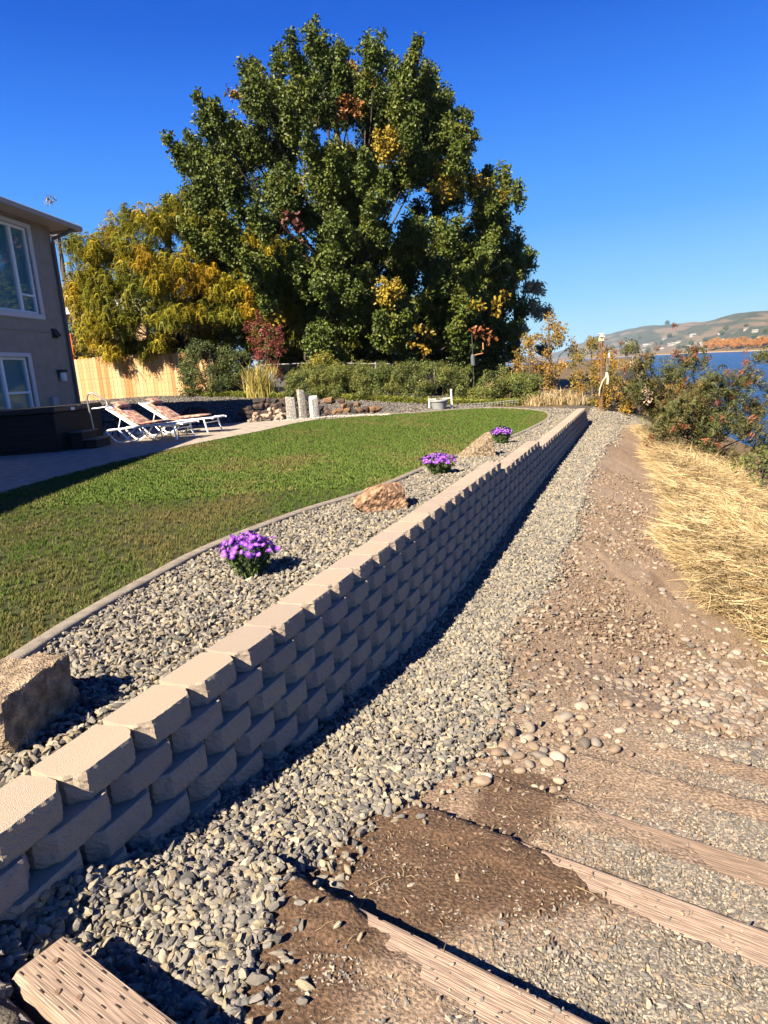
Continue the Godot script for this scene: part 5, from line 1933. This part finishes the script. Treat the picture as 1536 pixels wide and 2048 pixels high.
	for k in 3:
		var tb := MB.new()
		var x := 0.15 + k * 0.04
		tb.tube([Vector3(x, 1.56, 0.01 * k), Vector3(x, 1.1 + 0.1 * k, 0.01 * k)], 0.007, 0.007, 6)
		obj("chime_tube", tb.mesh(true), mats["galvanised"], wc)
	var sm := MB.new()
	sm.tube([Vector3(0.13, 1.12, 0.07), Vector3(0.1, 1.0, 0.08), Vector3(0.0, 0.88, 0.09), Vector3(-0.08, 0.65, 0.09), Vector3(-0.1, 0.5, 0.09)], 0.03, 0.018, 6)
	sm.tube([Vector3(0.13, 1.12, 0.07), Vector3(0.16, 0.95, 0.08), Vector3(0.15, 0.78, 0.08)], 0.03, 0.05, 6)
	obj("streamer", sm.mesh(true), cream, wc)
	# aluminium dock ladder in the dry grass
	var dl := thing("aluminium_ladder", "grey aluminium ladder lying in the weeds beyond the lawn", "ladder", on(5.0, -23.0, 0.35), -0.5)
	for z in [0.0, 0.35]:
		var r1 := MB.new()
		r1.tube([Vector3(-0.8, 0.35, z), Vector3(1.1, -0.2, z)], 0.03, 0.03, 6)
		obj("rail", r1.mesh(true), mats["galvanised"], dl)
	for k in 6:
		var rg := MB.new()
		var u := k / 5.0
		rg.tube([Vector3(-0.7 + 1.7 * u, 0.32 - 0.49 * u, 0), Vector3(-0.7 + 1.7 * u, 0.32 - 0.49 * u, 0.35)], 0.015, 0.015, 5)
		obj("rung", rg.mesh(true), mats["galvanised"], dl)
	# orange cooler / tarp scrap beside the house corner
	var og := thing("orange_bin", "bright orange bin partly hidden behind the house corner", "bin", on(-12.6, -28.6, 1.6), 0.2)
	var om := MB.new()
	om.box(Vector3(-0.3, -1.6, -0.3), Vector3(0.3, 1.15, 0.3), 0.03)
	obj("body", om.mesh(), mat("orange_plastic", lin(0.6, 0.12, 0.03), 0.5), og)


# ---------------------------------------------------------------- boulders and flowers
func boulders() -> void:
	var pit := grain("pitted", 0.09, 0.0, 1.0, FastNoiseLite.TYPE_CELLULAR, 512, 3)
	var m := mat("pitted_boulder", lin(0.29, 0.225, 0.16), 0.95)
	textured(m, grain("boulder_tint", 0.012, 0.62, 1.0, FastNoiseLite.TYPE_SIMPLEX_SMOOTH, 512, 6), Vector3(2.2, 2.2, 2.2), pit, 0.8)
	var a := obj("pitted_boulder", rock_mesh(5, Vector3(0.36, 0.34, 0.34), 2, 0.14, 9, false, 0.82), m)
	a.position = Vector3(-1.47, -0.04, -2.3)
	a.rotation = Vector3(0.1, -0.25, 0.06)
	tag(a, "rough grey-brown pitted boulder in the gravel at the left edge", "boulder")
	var om := mat("orange_boulder", lin(0.35, 0.215, 0.135), 0.9)
	textured(om, grain("vein_tint", 0.025, 0.4, 1.0, FastNoiseLite.TYPE_SIMPLEX_SMOOTH, 512, 6), Vector3(1.1, 1.1, 1.1), grain("rock_relief", 0.05, 0.0, 1.0), 0.8)
	var b := obj("orange_boulder", rock_mesh(4, Vector3(0.36, 0.25, 0.24), 9, 0.07, 29, false, 0.95), om)
	b.position = Vector3(-0.03, 0.0, -5.8)
	b.rotation.y = 0.2
	tag(b, "orange-brown rock with a flat grey top between two asters", "boulder")
	var wm := mat("cream_boulder", lin(0.31, 0.24, 0.165), 0.9)
	textured(wm, texs["vein_tint"], Vector3(1.7, 1.7, 1.7), texs["rock_relief"], 0.8)
	# a wedge that rises to the right
	var w := MB.new()
	var sh := ico(4)
	for q in sh[0]:
		var rad := 1.0
		for pl in [[Vector3(-0.62, 0.78, 0.1), 0.34], [Vector3(1, 0.12, 0.1), 0.58], [Vector3(0, 0.2, 1), 0.6], [Vector3(-0.1, 1, 0), 0.92], [Vector3(0, 0.1, -1), 0.6]]:
			var c: float = q.dot(pl[0].normalized())
			if c > 0.05:
				rad = minf(rad, pl[1] / c)
		rad *= 1.0 + 0.035 * rough.get_noise_3d(q.x * 70, q.y * 70, q.z * 70)
		w.p(q * rad * Vector3(0.37, 0.33, 0.26))
	var w2 := MB.new()
	for f in sh[1]:
		w2.tri(w.v[f[0]], w.v[f[1]], w.v[f[2]])
	var c := obj("cream_boulder", w2.mesh(), wm)
	c.position = Vector3(1.42, -0.1, -9.5)
	c.rotation.y = 0.15
	tag(c, "cream wedge-shaped rock pointing up to the right, by the farther asters", "boulder")


func mums() -> void:
	var petal := leafy("aster_petal", 0.6, 0.3)
	var leaf: Material = mats["shrub_leaf"]
	# one flower head: a ring of petals and a yellow eye
	var fl := MB.new()
	for ring in 2:
		for k in 12:
			var g := TAU * (k + 0.5 * ring) / 12
			var d := Vector3(cos(g), 0, sin(g))
			var s := Vector3(-sin(g), 0, cos(g)) * 0.17
			var y := 0.1 - 0.12 * ring
			fl.col = Color(0.13, 0.03, 0.33) if ring else Color(0.2, 0.06, 0.42)
			var ln := 1.0 if ring else 0.75
			fl.tri(d * 0.15 + Vector3(0, 0, 0), d * 0.6 * ln + s + Vector3(0, y, 0), d * ln + Vector3(0, y * 1.4, 0))
			fl.tri(d * 0.15, d * ln + Vector3(0, y * 1.4, 0), d * 0.6 * ln - s + Vector3(0, y, 0))
	fl.col = Color(0.4, 0.2, 0.1)
	for k in 7:
		var g := TAU * k / 7
		var g2 := TAU * (k + 1) / 7
		fl.tri(Vector3(0, 0.18, 0), Vector3(cos(g2), 0.15, sin(g2)) * 0.22, Vector3(cos(g), 0.15, sin(g)) * 0.22)
	var head := fl.mesh(false, true)
	var lf := leaf_clump(3, 91)
	var k := 0
	for q in [[-0.86, -4.0, 0.155, 0.27, "large purple aster in bloom, nearest the camera"], [0.67, -7.68, 0.2, 0.24, "spreading purple aster between the orange and the cream rock"], [2.12, -11.5, 0.19, 0.3, "compact purple aster farthest along the wall"]]:
		var o := thing("purple_aster", q[4], "flower", on(q[0], q[1]), k * 1.3, "purple asters along the wall")
		var w: float = q[2]
		var h: float = q[3]
		var st := MB.new()
		var heads := IB.new()
		var leaves := IB.new()
		for j in 70:
			var g := rng.randf() * TAU
			var rr := sqrt(rng.randf())
			var tip := Vector3(cos(g) * rr * w, h * (1.0 - 0.3 * rr * rr) * rng.randf_range(0.88, 1.06), sin(g) * rr * w)
			if k == 0:
				tip.x *= 1.05
			st.tube([tip * Vector3(0.15, 0, 0.15), tip * Vector3(0.6, 0.6, 0.6), tip], 0.0025, 0.0015, 3, false)
			var n := 3 if k < 2 else 3
			for e in n:
				var s := rng.randf_range(0.017, 0.025)
				var d := Vector3(rng.randfn() * 0.5 + cos(g) * rr, 1.1, rng.randfn() * 0.5 + sin(g) * rr + 0.25).normalized()
				var x := d.cross(Vector3(0.3, 0.1, 1)).normalized()
				heads.add(Basis(x, d, x.cross(d)).scaled_local(Vector3(s, s, s)), tip + Vector3(rng.randfn(), rng.randfn() * 0.5, rng.randfn()) * 0.016, Color(1, 1, 1) * rng.randf_range(0.75, 1.2))
			for e in 8:
				var u := rng.randf_range(0.08, 0.92)
				var sc := rng.randf_range(0.035, 0.06)
				leaves.add(rand_basis(Vector3(sc, sc, sc)), tip * Vector3(0.15 + 0.85 * u, u, 0.15 + 0.85 * u), [Color(0.05, 0.085, 0.025), Color(0.08, 0.12, 0.03), Color(0.04, 0.06, 0.02)][rng.randi() % 3])
		obj("stems", st.mesh(), leaf, o).set_meta("kind", "stuff")
		many("leaves", lf, leaf, leaves, o)
		many("blooms", head, petal, heads, o)
		k += 1


# ---------------------------------------------------------------- loose stone
func gravel() -> void:
	var gm := mat("crushed_rock", Color(1, 1, 1), 0.85, true)
	textured(gm, grain("rock_tint", 0.03, 0.6, 1.0), Vector3(9, 9, 9))
	var shapes := []
	for k in 5:
		var m := rock_mesh(1, Vector3(1.5, 0.9 + 0.12 * k, 1.15), 13, 0.1, 200 + k)
		shapes.append(m)
	var pal := [Color(0.15, 0.145, 0.138), Color(0.195, 0.187, 0.176), Color(0.11, 0.108, 0.106), Color(0.3, 0.266, 0.196), Color(0.36, 0.322, 0.25), Color(0.24, 0.222, 0.19), Color(0.25, 0.212, 0.153), Color(0.205, 0.195, 0.182), Color(0.27, 0.247, 0.206)]
	# the bed behind the wall
	var beds := []
	var strips := []
	for k in 5:
		beds.append(IB.new())
		strips.append(IB.new())
	for k in 74000:
		var s := -1.0 + 20.4 * pow(rng.randf(), 1.12)
		var t := -0.17 - rng.randf() * (1.5 if s < 16.2 else 4.6)
		var p := from_st(s, t)
		if s < 17.0 and t < -edge_t(s) + 0.03:
			continue
		if s >= 16.4 and (Geometry2D.is_point_in_polygon(Vector2(p.x, p.z), lawn_area) or s > 19.0 + t * 0.15):
			continue
		p.y = ground(p.x, p.z) + rng.randf_range(-0.006, 0.016)
		if not in_view(p, 0.25) or (k % 2 == 1 and p.z < -9.0):
			continue
		var g := lerpf(0.007, 0.0185, pow(rng.randf(), 0.8)) * (1.0 if p.z > -8 else 1.3)
		beds[k % 5].add(rand_basis(Vector3(g * rng.randf_range(0.85, 1.4), g * rng.randf_range(0.7, 1.1), g)), p, pal[rng.randi() % 9] * rng.randf_range(0.85, 1.2))
	for k in 84000:
		var s := -0.75 + 21.0 * pow(rng.randf(), 1.25)
		var e := strip_edge(s)
		var t := 0.03 + (e + 0.01) * rng.randf()
		if rng.randf() < 0.03:
			t = e + absf(rng.randfn()) * 0.1
		var q := s + 0.24 * t
		if q < -0.19 and t > 0.15:
			continue
		var lev := -0.005
		var p := from_st(s, t)
		p.y = ground(p.x, p.z) + rng.randf_range(-0.006, 0.02)
		if s < 0.5 and t > 0.12 and q > -0.16:
			p.y += 0.0
		if not in_view(p, 0.25) or (k % 2 == 1 and p.z < -9.0):
			continue
		var g := lerpf(0.007, 0.02, pow(rng.randf(), 0.8)) * (1.0 if p.z > -8 else 1.3)
		var c: Color = pal[rng.randi() % 9] * rng.randf_range(0.85, 1.2)
		strips[k % 5].add(rand_basis(Vector3(g * rng.randf_range(0.85, 1.45), g * rng.randf_range(0.65, 1.1), g)), p, c)
	for k in 5:
		many("gravel_bed", shapes[k], gm, beds[k])
		many("gravel_strip", shapes[k], gm, strips[k])
	# fine gravel trodden into the steps
	var fine := IB.new()
	var grit := IB.new()
	for k in 110000:
		var s := rng.randf_range(-0.5, 2.6)
		var t := 0.45 + 2.2 * rng.randf()
		var q := s + 0.24 * t
		if q > 2.35 or q < -0.17:
			continue
		var n1 := noise.get_noise_2d(s * 55.0, t * 55.0)
		var de := damp_edge(q) if q < 1.4 else 1.7
		var want := 0.05 + 0.95 * ss(de - 0.1, de + 0.35, t + 0.5 * n1)
		if q < 0.26 and t < 1.35:
			want = maxf(want, 0.5 * ss(0.0, 0.14, 0.2 - absf(t - 0.95) + 0.4 * n1))
		for i in range(1, 6):
			var fe: float = TIMBER[i][0]
			if q > fe - 0.143 and q < fe + 0.004:
				want *= 0.06 if i < 3 else 0.02
		if rng.randf() > want:
			continue
		var p := from_st(s, t)
		p.y = ground(p.x, p.z) + 0.001
		for i in range(1, 6):
			var fe: float = TIMBER[i][0]
			if q > fe - 0.14 and q < fe and t > TIMBER[i][2]:
				p.y = maxf(p.y, TIMBER[i][1] + 0.002)
		if not in_view(p, 0.2):
			continue
		var g := rng.randf_range(0.0028, 0.0065) * (1.0 if rng.randf() > 0.06 else 1.8)
		var c: Color = [Color(0.256, 0.232, 0.2), Color(0.19, 0.179, 0.166), Color(0.351, 0.319, 0.266), Color(0.133, 0.13, 0.129), Color(0.314, 0.249, 0.18)][rng.randi() % 5]
		(fine if k % 2 else grit).add(rand_basis(Vector3(g * rng.randf_range(0.9, 1.7), g * rng.randf_range(0.6, 1.0), g)), p, c * rng.randf_range(0.8, 1.2))
	many("step_gravel", shapes[1], gm, fine)
	many("step_gravel", shapes[3], gm, grit)
	# crumbs of soil on the dug slope
	var crumb := IB.new()
	for k in 42000:
		var s := 0.3 + 10.0 * pow(rng.randf(), 1.3)
		var t := strip_edge(s) + 2.7 * rng.randf()
		var q := s + 0.24 * t
		if q < 2.2 and t > 1.5:
			continue
		var p := from_st(s, t)
		p.y = ground(p.x, p.z) + 0.002
		if not in_view(p, 0.2):
			continue
		var g := 0.004 + (0.02 if s > 1.9 else 0.006) * pow(rng.randf(), 5.0) + 0.0007 * s
		if s < 1.9 and rng.randf() < 0.6:
			continue
		crumb.add(rand_basis(Vector3(g * 1.2, g * 0.8, g)), p, (Color(0.204, 0.146, 0.103) if rng.randf() < 0.75 else Color(0.292, 0.242, 0.189)) * rng.randf_range(0.75, 1.2))
	many("soil_crumbs", shapes[2], gm, crumb)
	# dry stalks blown over the steps and the slope
	var stalk := MB.new()
	stalk.tube([Vector3(-0.5, 0, 0), Vector3(-0.1, 0.05, 0.02), Vector3(0.25, 0.04, -0.02), Vector3(0.5, 0, 0.03)], 0.012, 0.006, 4)
	var litter := IB.new()
	for k in 420:
		var s := rng.randf_range(0.0, 7.5)
		var t := strip_edge(s) + 1.9 * rng.randf()
		var p := from_st(s, t)
		p.y = ground(p.x, p.z) + 0.006
		var ln := rng.randf_range(0.03, 0.13) * (0.6 if k % 3 else 1.0)
		litter.add(Basis(Vector3.UP, rng.randf() * TAU) * Basis(Vector3(0, 0, 1), rng.randfn() * 0.15) * Basis.from_scale(Vector3(ln, 0.1, 0.1)), p, Color(0.4, 0.31, 0.17) * rng.randf_range(0.6, 1.2))
	many("straw_litter", stalk.mesh(), gm, litter)
	# grey gravel over the mound behind the patio
	var md := IB.new()
	for k in 26000:
		var x := rng.randf_range(-13.0, 3.6)
		var z := -19.2 - 8.3 * rng.randf()
		if z < pw([[-9.0, -27.3], [-6.0, -26.0], [-3.0, -24.0], [0.0, -22.8], [2.0, -22.0], [4.6, -21.4]], x):
			continue
		if Geometry2D.is_point_in_polygon(Vector2(x, z), lawn_area) or Geometry2D.is_point_in_polygon(Vector2(x, z), patio_area):
			continue
		var g := rng.randf_range(0.02, 0.04)
		md.add(rand_basis(Vector3(g, g * 0.8, g)), on(x, z, 0.01), [Color(0.13, 0.12, 0.11), Color(0.18, 0.165, 0.15), Color(0.23, 0.21, 0.19), Color(0.1, 0.095, 0.09)][rng.randi() % 4] * rng.randf_range(0.8, 1.2))
	many("mound_gravel", shapes[0], gm, md)


func cobbles() -> void:
	var shapes := []
	for k in 5:
		shapes.append(rock_mesh(2, Vector3(1.25, 0.62 + 0.06 * k, 0.9), 2, 0.05, 300 + k, true))
	var tones := []
	for k in 5:
		var c: Array = [[0.17, 0.13, 0.098], [0.2, 0.16, 0.125], [0.14, 0.105, 0.08], [0.235, 0.2, 0.165], [0.135, 0.12, 0.105]][k]
		var m := mat("river_stone_%d" % k, lin(c[0], c[1], c[2]), 0.8)
		textured(m, texs["rock_tint"], Vector3(6, 6, 6))
		tones.append(m)
	var cm := mat("river_stone", Color(1, 1, 1), 0.8, true)
	# the largest as things of their own, the rest as one spread
	var made := 0
	var rest := IB.new()
	for k in 2300:
		var s: float
		var t: float
		var zone := rng.randf()
		if zone < 0.5:
			s = 3.35 + rng.randfn() * 0.6
			t = 1.9 + 0.33 * (s - 2.7) + rng.randfn() * 0.22
		elif zone < 0.54:
			s = 1.55 + rng.randfn() * 0.2
			t = 1.12 + rng.randfn() * 0.2
		else:
			s = rng.randf_range(1.0, 9.0)
			t = strip_edge(s) + rng.randf_range(0.02, 1.6)
		if t < strip_edge(s) - 0.02 or s + 0.24 * t < 1.85 and t > 1.3:
			continue
		var p := from_st(s, t)
		var g := 0.01 + 0.023 * pow(rng.randf(), 2.2)
		if zone > 0.6:
			g *= 0.8 + 0.03 * s
		p.y = ground(p.x, p.z) + g * 0.25 + (0.012 * rng.randf() if zone < 0.62 else 0.0)
		if not in_view(p, 0.15):
			continue
		var yaw := rng.randf() * TAU
		if g > 0.023 and made < 110:
			var b := obj("river_cobble", shapes[rng.randi() % 5], tones[rng.randi() % 5])
			b.position = p
			b.rotation = Vector3(rng.randfn() * 0.25, yaw, rng.randfn() * 0.25)
			b.scale = Vector3(g, g, g)
			var tone: String = ["tan", "light tan", "brown", "pale cream", "grey"][tones.find(b.material_override)]
			var big: String = "large" if g > 0.03 else ("middling" if g > 0.026 else "smaller")
			var where := "on the dug slope, %s, %s" % [["near the steps", "a third along", "midway", "far end"][clampi(int((s - 1.0) / 2.0), 0, 3)], "by the gravel" if t < strip_edge(s) + 0.6 else "by the dry grass"]
			if zone < 0.6:
				where = "in the heap by the steps, %s, %s" % [["at its gravel end", "left of its middle", "right of its middle", "at its grass end"][clampi(int((t - 1.1) / 0.35), 0, 3)], ["front", "front half", "back half", "back"][clampi(int((s - 1.9) / 0.5), 0, 3)]]
			tag(b, "%s %s cobble %s" % [big, tone, where], "cobble", "river cobbles in the heap" if zone < 0.6 else "river cobbles on the slope")
			made += 1
		else:
			var q := Basis(Vector3.UP, yaw) * Basis(Vector3.RIGHT, rng.randfn() * 0.3)
			rest.add(q.scaled_local(Vector3(g, g, g)), p, [Color(0.17, 0.13, 0.098), Color(0.19, 0.152, 0.118), Color(0.145, 0.11, 0.083), Color(0.215, 0.183, 0.15), Color(0.135, 0.12, 0.105)][rng.randi() % 5] * rng.randf_range(0.85, 1.15))
	many("small_cobbles", shapes[1], cm, rest)
	var wc := obj("white_cobble", shapes[2], mat("white_stone", lin(0.38, 0.335, 0.29), 0.7))
	wc.position = from_st(1.06, 0.99, lower(1.06, 0.99) + 0.015)
	wc.scale = Vector3(0.03, 0.022, 0.025)
	wc.rotation.y = 0.6
	tag(wc, "largest whitish stone at the corner of the gravel strip and the steps", "cobble")


# ---------------------------------------------------------------- grass
func lawn() -> void:
	var gm := leafy("grass_blade", 0.75, 0.25)
	gm.metallic_specular = 0.1
	var t1 := tuft(13, 0.042, 0.03, 0.0022, 1)
	var t2 := tuft(12, 0.05, 0.07, 0.005, 2)
	var a := IB.new()
	var b := IB.new()
	for k in 90000:
		var u := rng.randf()
		var z := -1.6 - 18.8 * pow(u, 1.5)
		var x := rng.randf_range(-5.2, 4.7)
		var p := Vector3(x, 0, z)
		if not Geometry2D.is_point_in_polygon(Vector2(x, z), lawn_area):
			continue
		p.y = ground(x, z)
		if not in_view(p, 0.3):
			continue
		var n := noise.get_noise_2d(x * 34.0 + 40, z * 20.0) + 0.55 * noise.get_noise_2d(x * 120.0, z * 90.0)
		var dry := clampf(0.19 + n * 1.35 - 0.25 * ss(10, 15, -z), 0, 1)
		var c := Color(0.07, 0.108, 0.024).lerp(Color(0.115, 0.107, 0.04), dry)
		if rng.randf() < 0.12 * dry + 0.03:
			c = Color(0.15, 0.128, 0.055)
		c *= rng.randf_range(0.86, 1.14)
		if z > -7.0:
			var s := rng.randf_range(0.8, 1.25)
			a.add(Basis(Vector3.UP, rng.randf() * TAU).scaled_local(Vector3(s, s * 0.85, s)), p, c)
		else:
			var s := rng.randf_range(0.8, 1.3)
			b.add(Basis(Vector3.UP, rng.randf() * TAU).scaled_local(Vector3(s, s * 0.7, s)), p, c)
	many("lawn_grass", t1, gm, a)
	many("lawn_grass", t2, gm, b)


func grass_clump(called: String, label: String, at: Vector3, n: int, h: float, spread: float, width: float, pal: Array, seed_: int, category := "grass clump") -> void:
	var o := thing(called, label, category, at)
	var ib := IB.new()
	for k in 5:
		ib.add(Basis(Vector3.UP, k * 1.27 + seed_).scaled_local(Vector3(1, rng.randf_range(0.85, 1.1), 1)), Vector3(rng.randfn(), 0, rng.randfn()) * spread * 0.12, pal[k % pal.size()])
	many("blades", tuft(n, h, spread, width, seed_, 5), mats["grass_blade"], ib, o)


func dry_grass() -> void:
	var straw := [Color(0.36, 0.272, 0.145), Color(0.43, 0.34, 0.2), Color(0.27, 0.19, 0.095), Color(0.36, 0.3, 0.18)]
	grass_clump("fountain_grass", "arching clump of yellow-green ornamental grass left of the stones", on(-4.15, -24.5), 110, 1.3, 0.8, 0.011, [Color(0.3, 0.25, 0.07), Color(0.38, 0.31, 0.11), Color(0.2, 0.19, 0.045)], 5)
	grass_clump("dry_grass_clump", "narrow upright clump of tan grass against the hedge", on(3.75, -21.9), 60, 0.75, 0.22, 0.008, straw, 6)
	for k in [[5.0, -21.0, 0.42, "low straw-coloured grass at the left of the dry patch"], [5.7, -21.2, 0.62, "tallest straw-coloured grass just left of the wall's end"], [6.3, -21.3, 0.45, "straw-coloured grass touching the wall's end"], [5.3, -21.8, 0.5, "straw-coloured grass behind the aluminium ladder"]]:
		grass_clump("dry_grass_clump", k[3], on(k[0], k[1]), 44, k[2], 0.55, 0.007, straw, 7 + int(k[0] * 10))
	for k in 9:
		var s := lerpf(12.0, 16.5, k / 8.0)
		var p := from_st(s, 2.25 - 0.07 * k + rng.randfn() * 0.1)
		grass_clump("dry_grass_clump", "standing tuft of straw-coloured grass at the slope's edge, %s from the camera" % nth(k + 1), on(p.x, p.z), 40, rng.randf_range(0.28, 0.42), 0.45, 0.006, straw, 30 + k)
		get_child(get_child_count() - 1).set_meta("group", "dry tufts along the slope edge")
	# matted straw lying down the slope
	var lay := tuft(24, 0.42, 0.22, 0.0034, 77, 4)
	var ib := IB.new()
	for k in 8000:
		var s := 2.7 + 14.0 * pow(rng.randf(), 1.2)
		var edge := pw([[2.7, 3.5], [3.4, 3.1], [4.3, 2.62], [5.4, 2.35], [7.0, 2.1], [8.7, 2.12], [10.0, 2.05], [14.2, 1.85], [16.5, 1.6]], s) + 0.25 * noise.get_noise_2d(s * 80.0, 3.0)
		var t := edge + 3.4 * rng.randf() * rng.randf() - 0.12
		if rng.randf() < 0.35 * ss(0.1, 0.4, noise.get_noise_2d(s * 60, t * 60)):
			continue
		var p := from_st(s, t)
		p.y = ground(p.x, p.z)
		if not in_view(p, 0.2):
			continue
		if rng.randf() < 0.09:
			t -= 0.55 * rng.randf()
		var tilt := rng.randf_range(1.25, 1.56)
		var swirl := 3.2 * noise.get_noise_2d(s * 25.0, t * 25.0)
		var q := Basis(Vector3.UP, swirl + rng.randfn() * 0.55 + 0.5) * Basis(Vector3(0, 0, 1), tilt) * Basis(Vector3.UP, rng.randf() * TAU)
		var sc := rng.randf_range(0.7, 1.25)
		ib.add(q.scaled_local(Vector3(sc, sc, sc)), p + Vector3(0, rng.randf() * 0.045, 0), straw[rng.randi() % 4] * rng.randf_range(0.8, 1.2))
	many("matted_dry_grass", lay, mats["grass_blade"], ib)


func far_houses() -> void:
	var wm := []
	for k in 3:
		var c: Array = [[0.24, 0.23, 0.21], [0.16, 0.14, 0.115], [0.2, 0.19, 0.18]][k]
		wm.append(mat("far_wall_%d" % k, lin(c[0], c[1], c[2]), 0.9))
	var rm := []
	for k in 3:
		var c: Array = [[0.2, 0.19, 0.18], [0.12, 0.095, 0.08], [0.3, 0.3, 0.29]][k]
		rm.append(mat("far_roof_%d" % k, lin(c[0], c[1], c[2]), 0.9))
	for k in 30:
		var az := 17.5 + 3.5 * k / 6.0 if k < 6 else 21.5 + 9.0 * (k - 6 + rng.randf()) / 24.0
		var kk := 0.3 + rng.randfn() * 0.06
		if k % 5 == 0:
			kk = 0.5
		var p := hill(az, clampf(kk, 0.17, 0.6))
		var sc := clampf(p.length() / 1000.0, 0.9, 2.0)
		var o := thing("hillside_house", "small pale house on the far hillside, %s from the left" % nth(k + 1), "house", p, rng.randf_range(-0.6, 0.6), "pale houses on the far hillside")
		var w := rng.randf_range(2.2, 4.2) * sc
		var h := rng.randf_range(1.6, 2.4) * sc
		var d := 2.6 * sc
		var m := MB.new()
		m.box(Vector3(-w, -2, -d), Vector3(w, h, d))
		obj("wall", m.mesh(), wm[rng.randi() % 3], o)
		var r := MB.new()
		var e := 0.5 * sc
		r.quad(Vector3(-w - e, h, d + e), Vector3(w + e, h, d + e), Vector3(w + e, h + d * 0.5, 0), Vector3(-w - e, h + d * 0.5, 0))
		r.quad(Vector3(w + e, h, -d - e), Vector3(-w - e, h, -d - e), Vector3(-w - e, h + d * 0.5, 0), Vector3(w + e, h + d * 0.5, 0))
		r.tri(Vector3(w, h, d), Vector3(w, h, -d), Vector3(w, h + d * 0.48, 0))
		r.tri(Vector3(-w, h, -d), Vector3(-w, h, d), Vector3(-w, h + d * 0.48, 0))
		obj("roof", r.mesh(), rm[rng.randi() % 3], o)
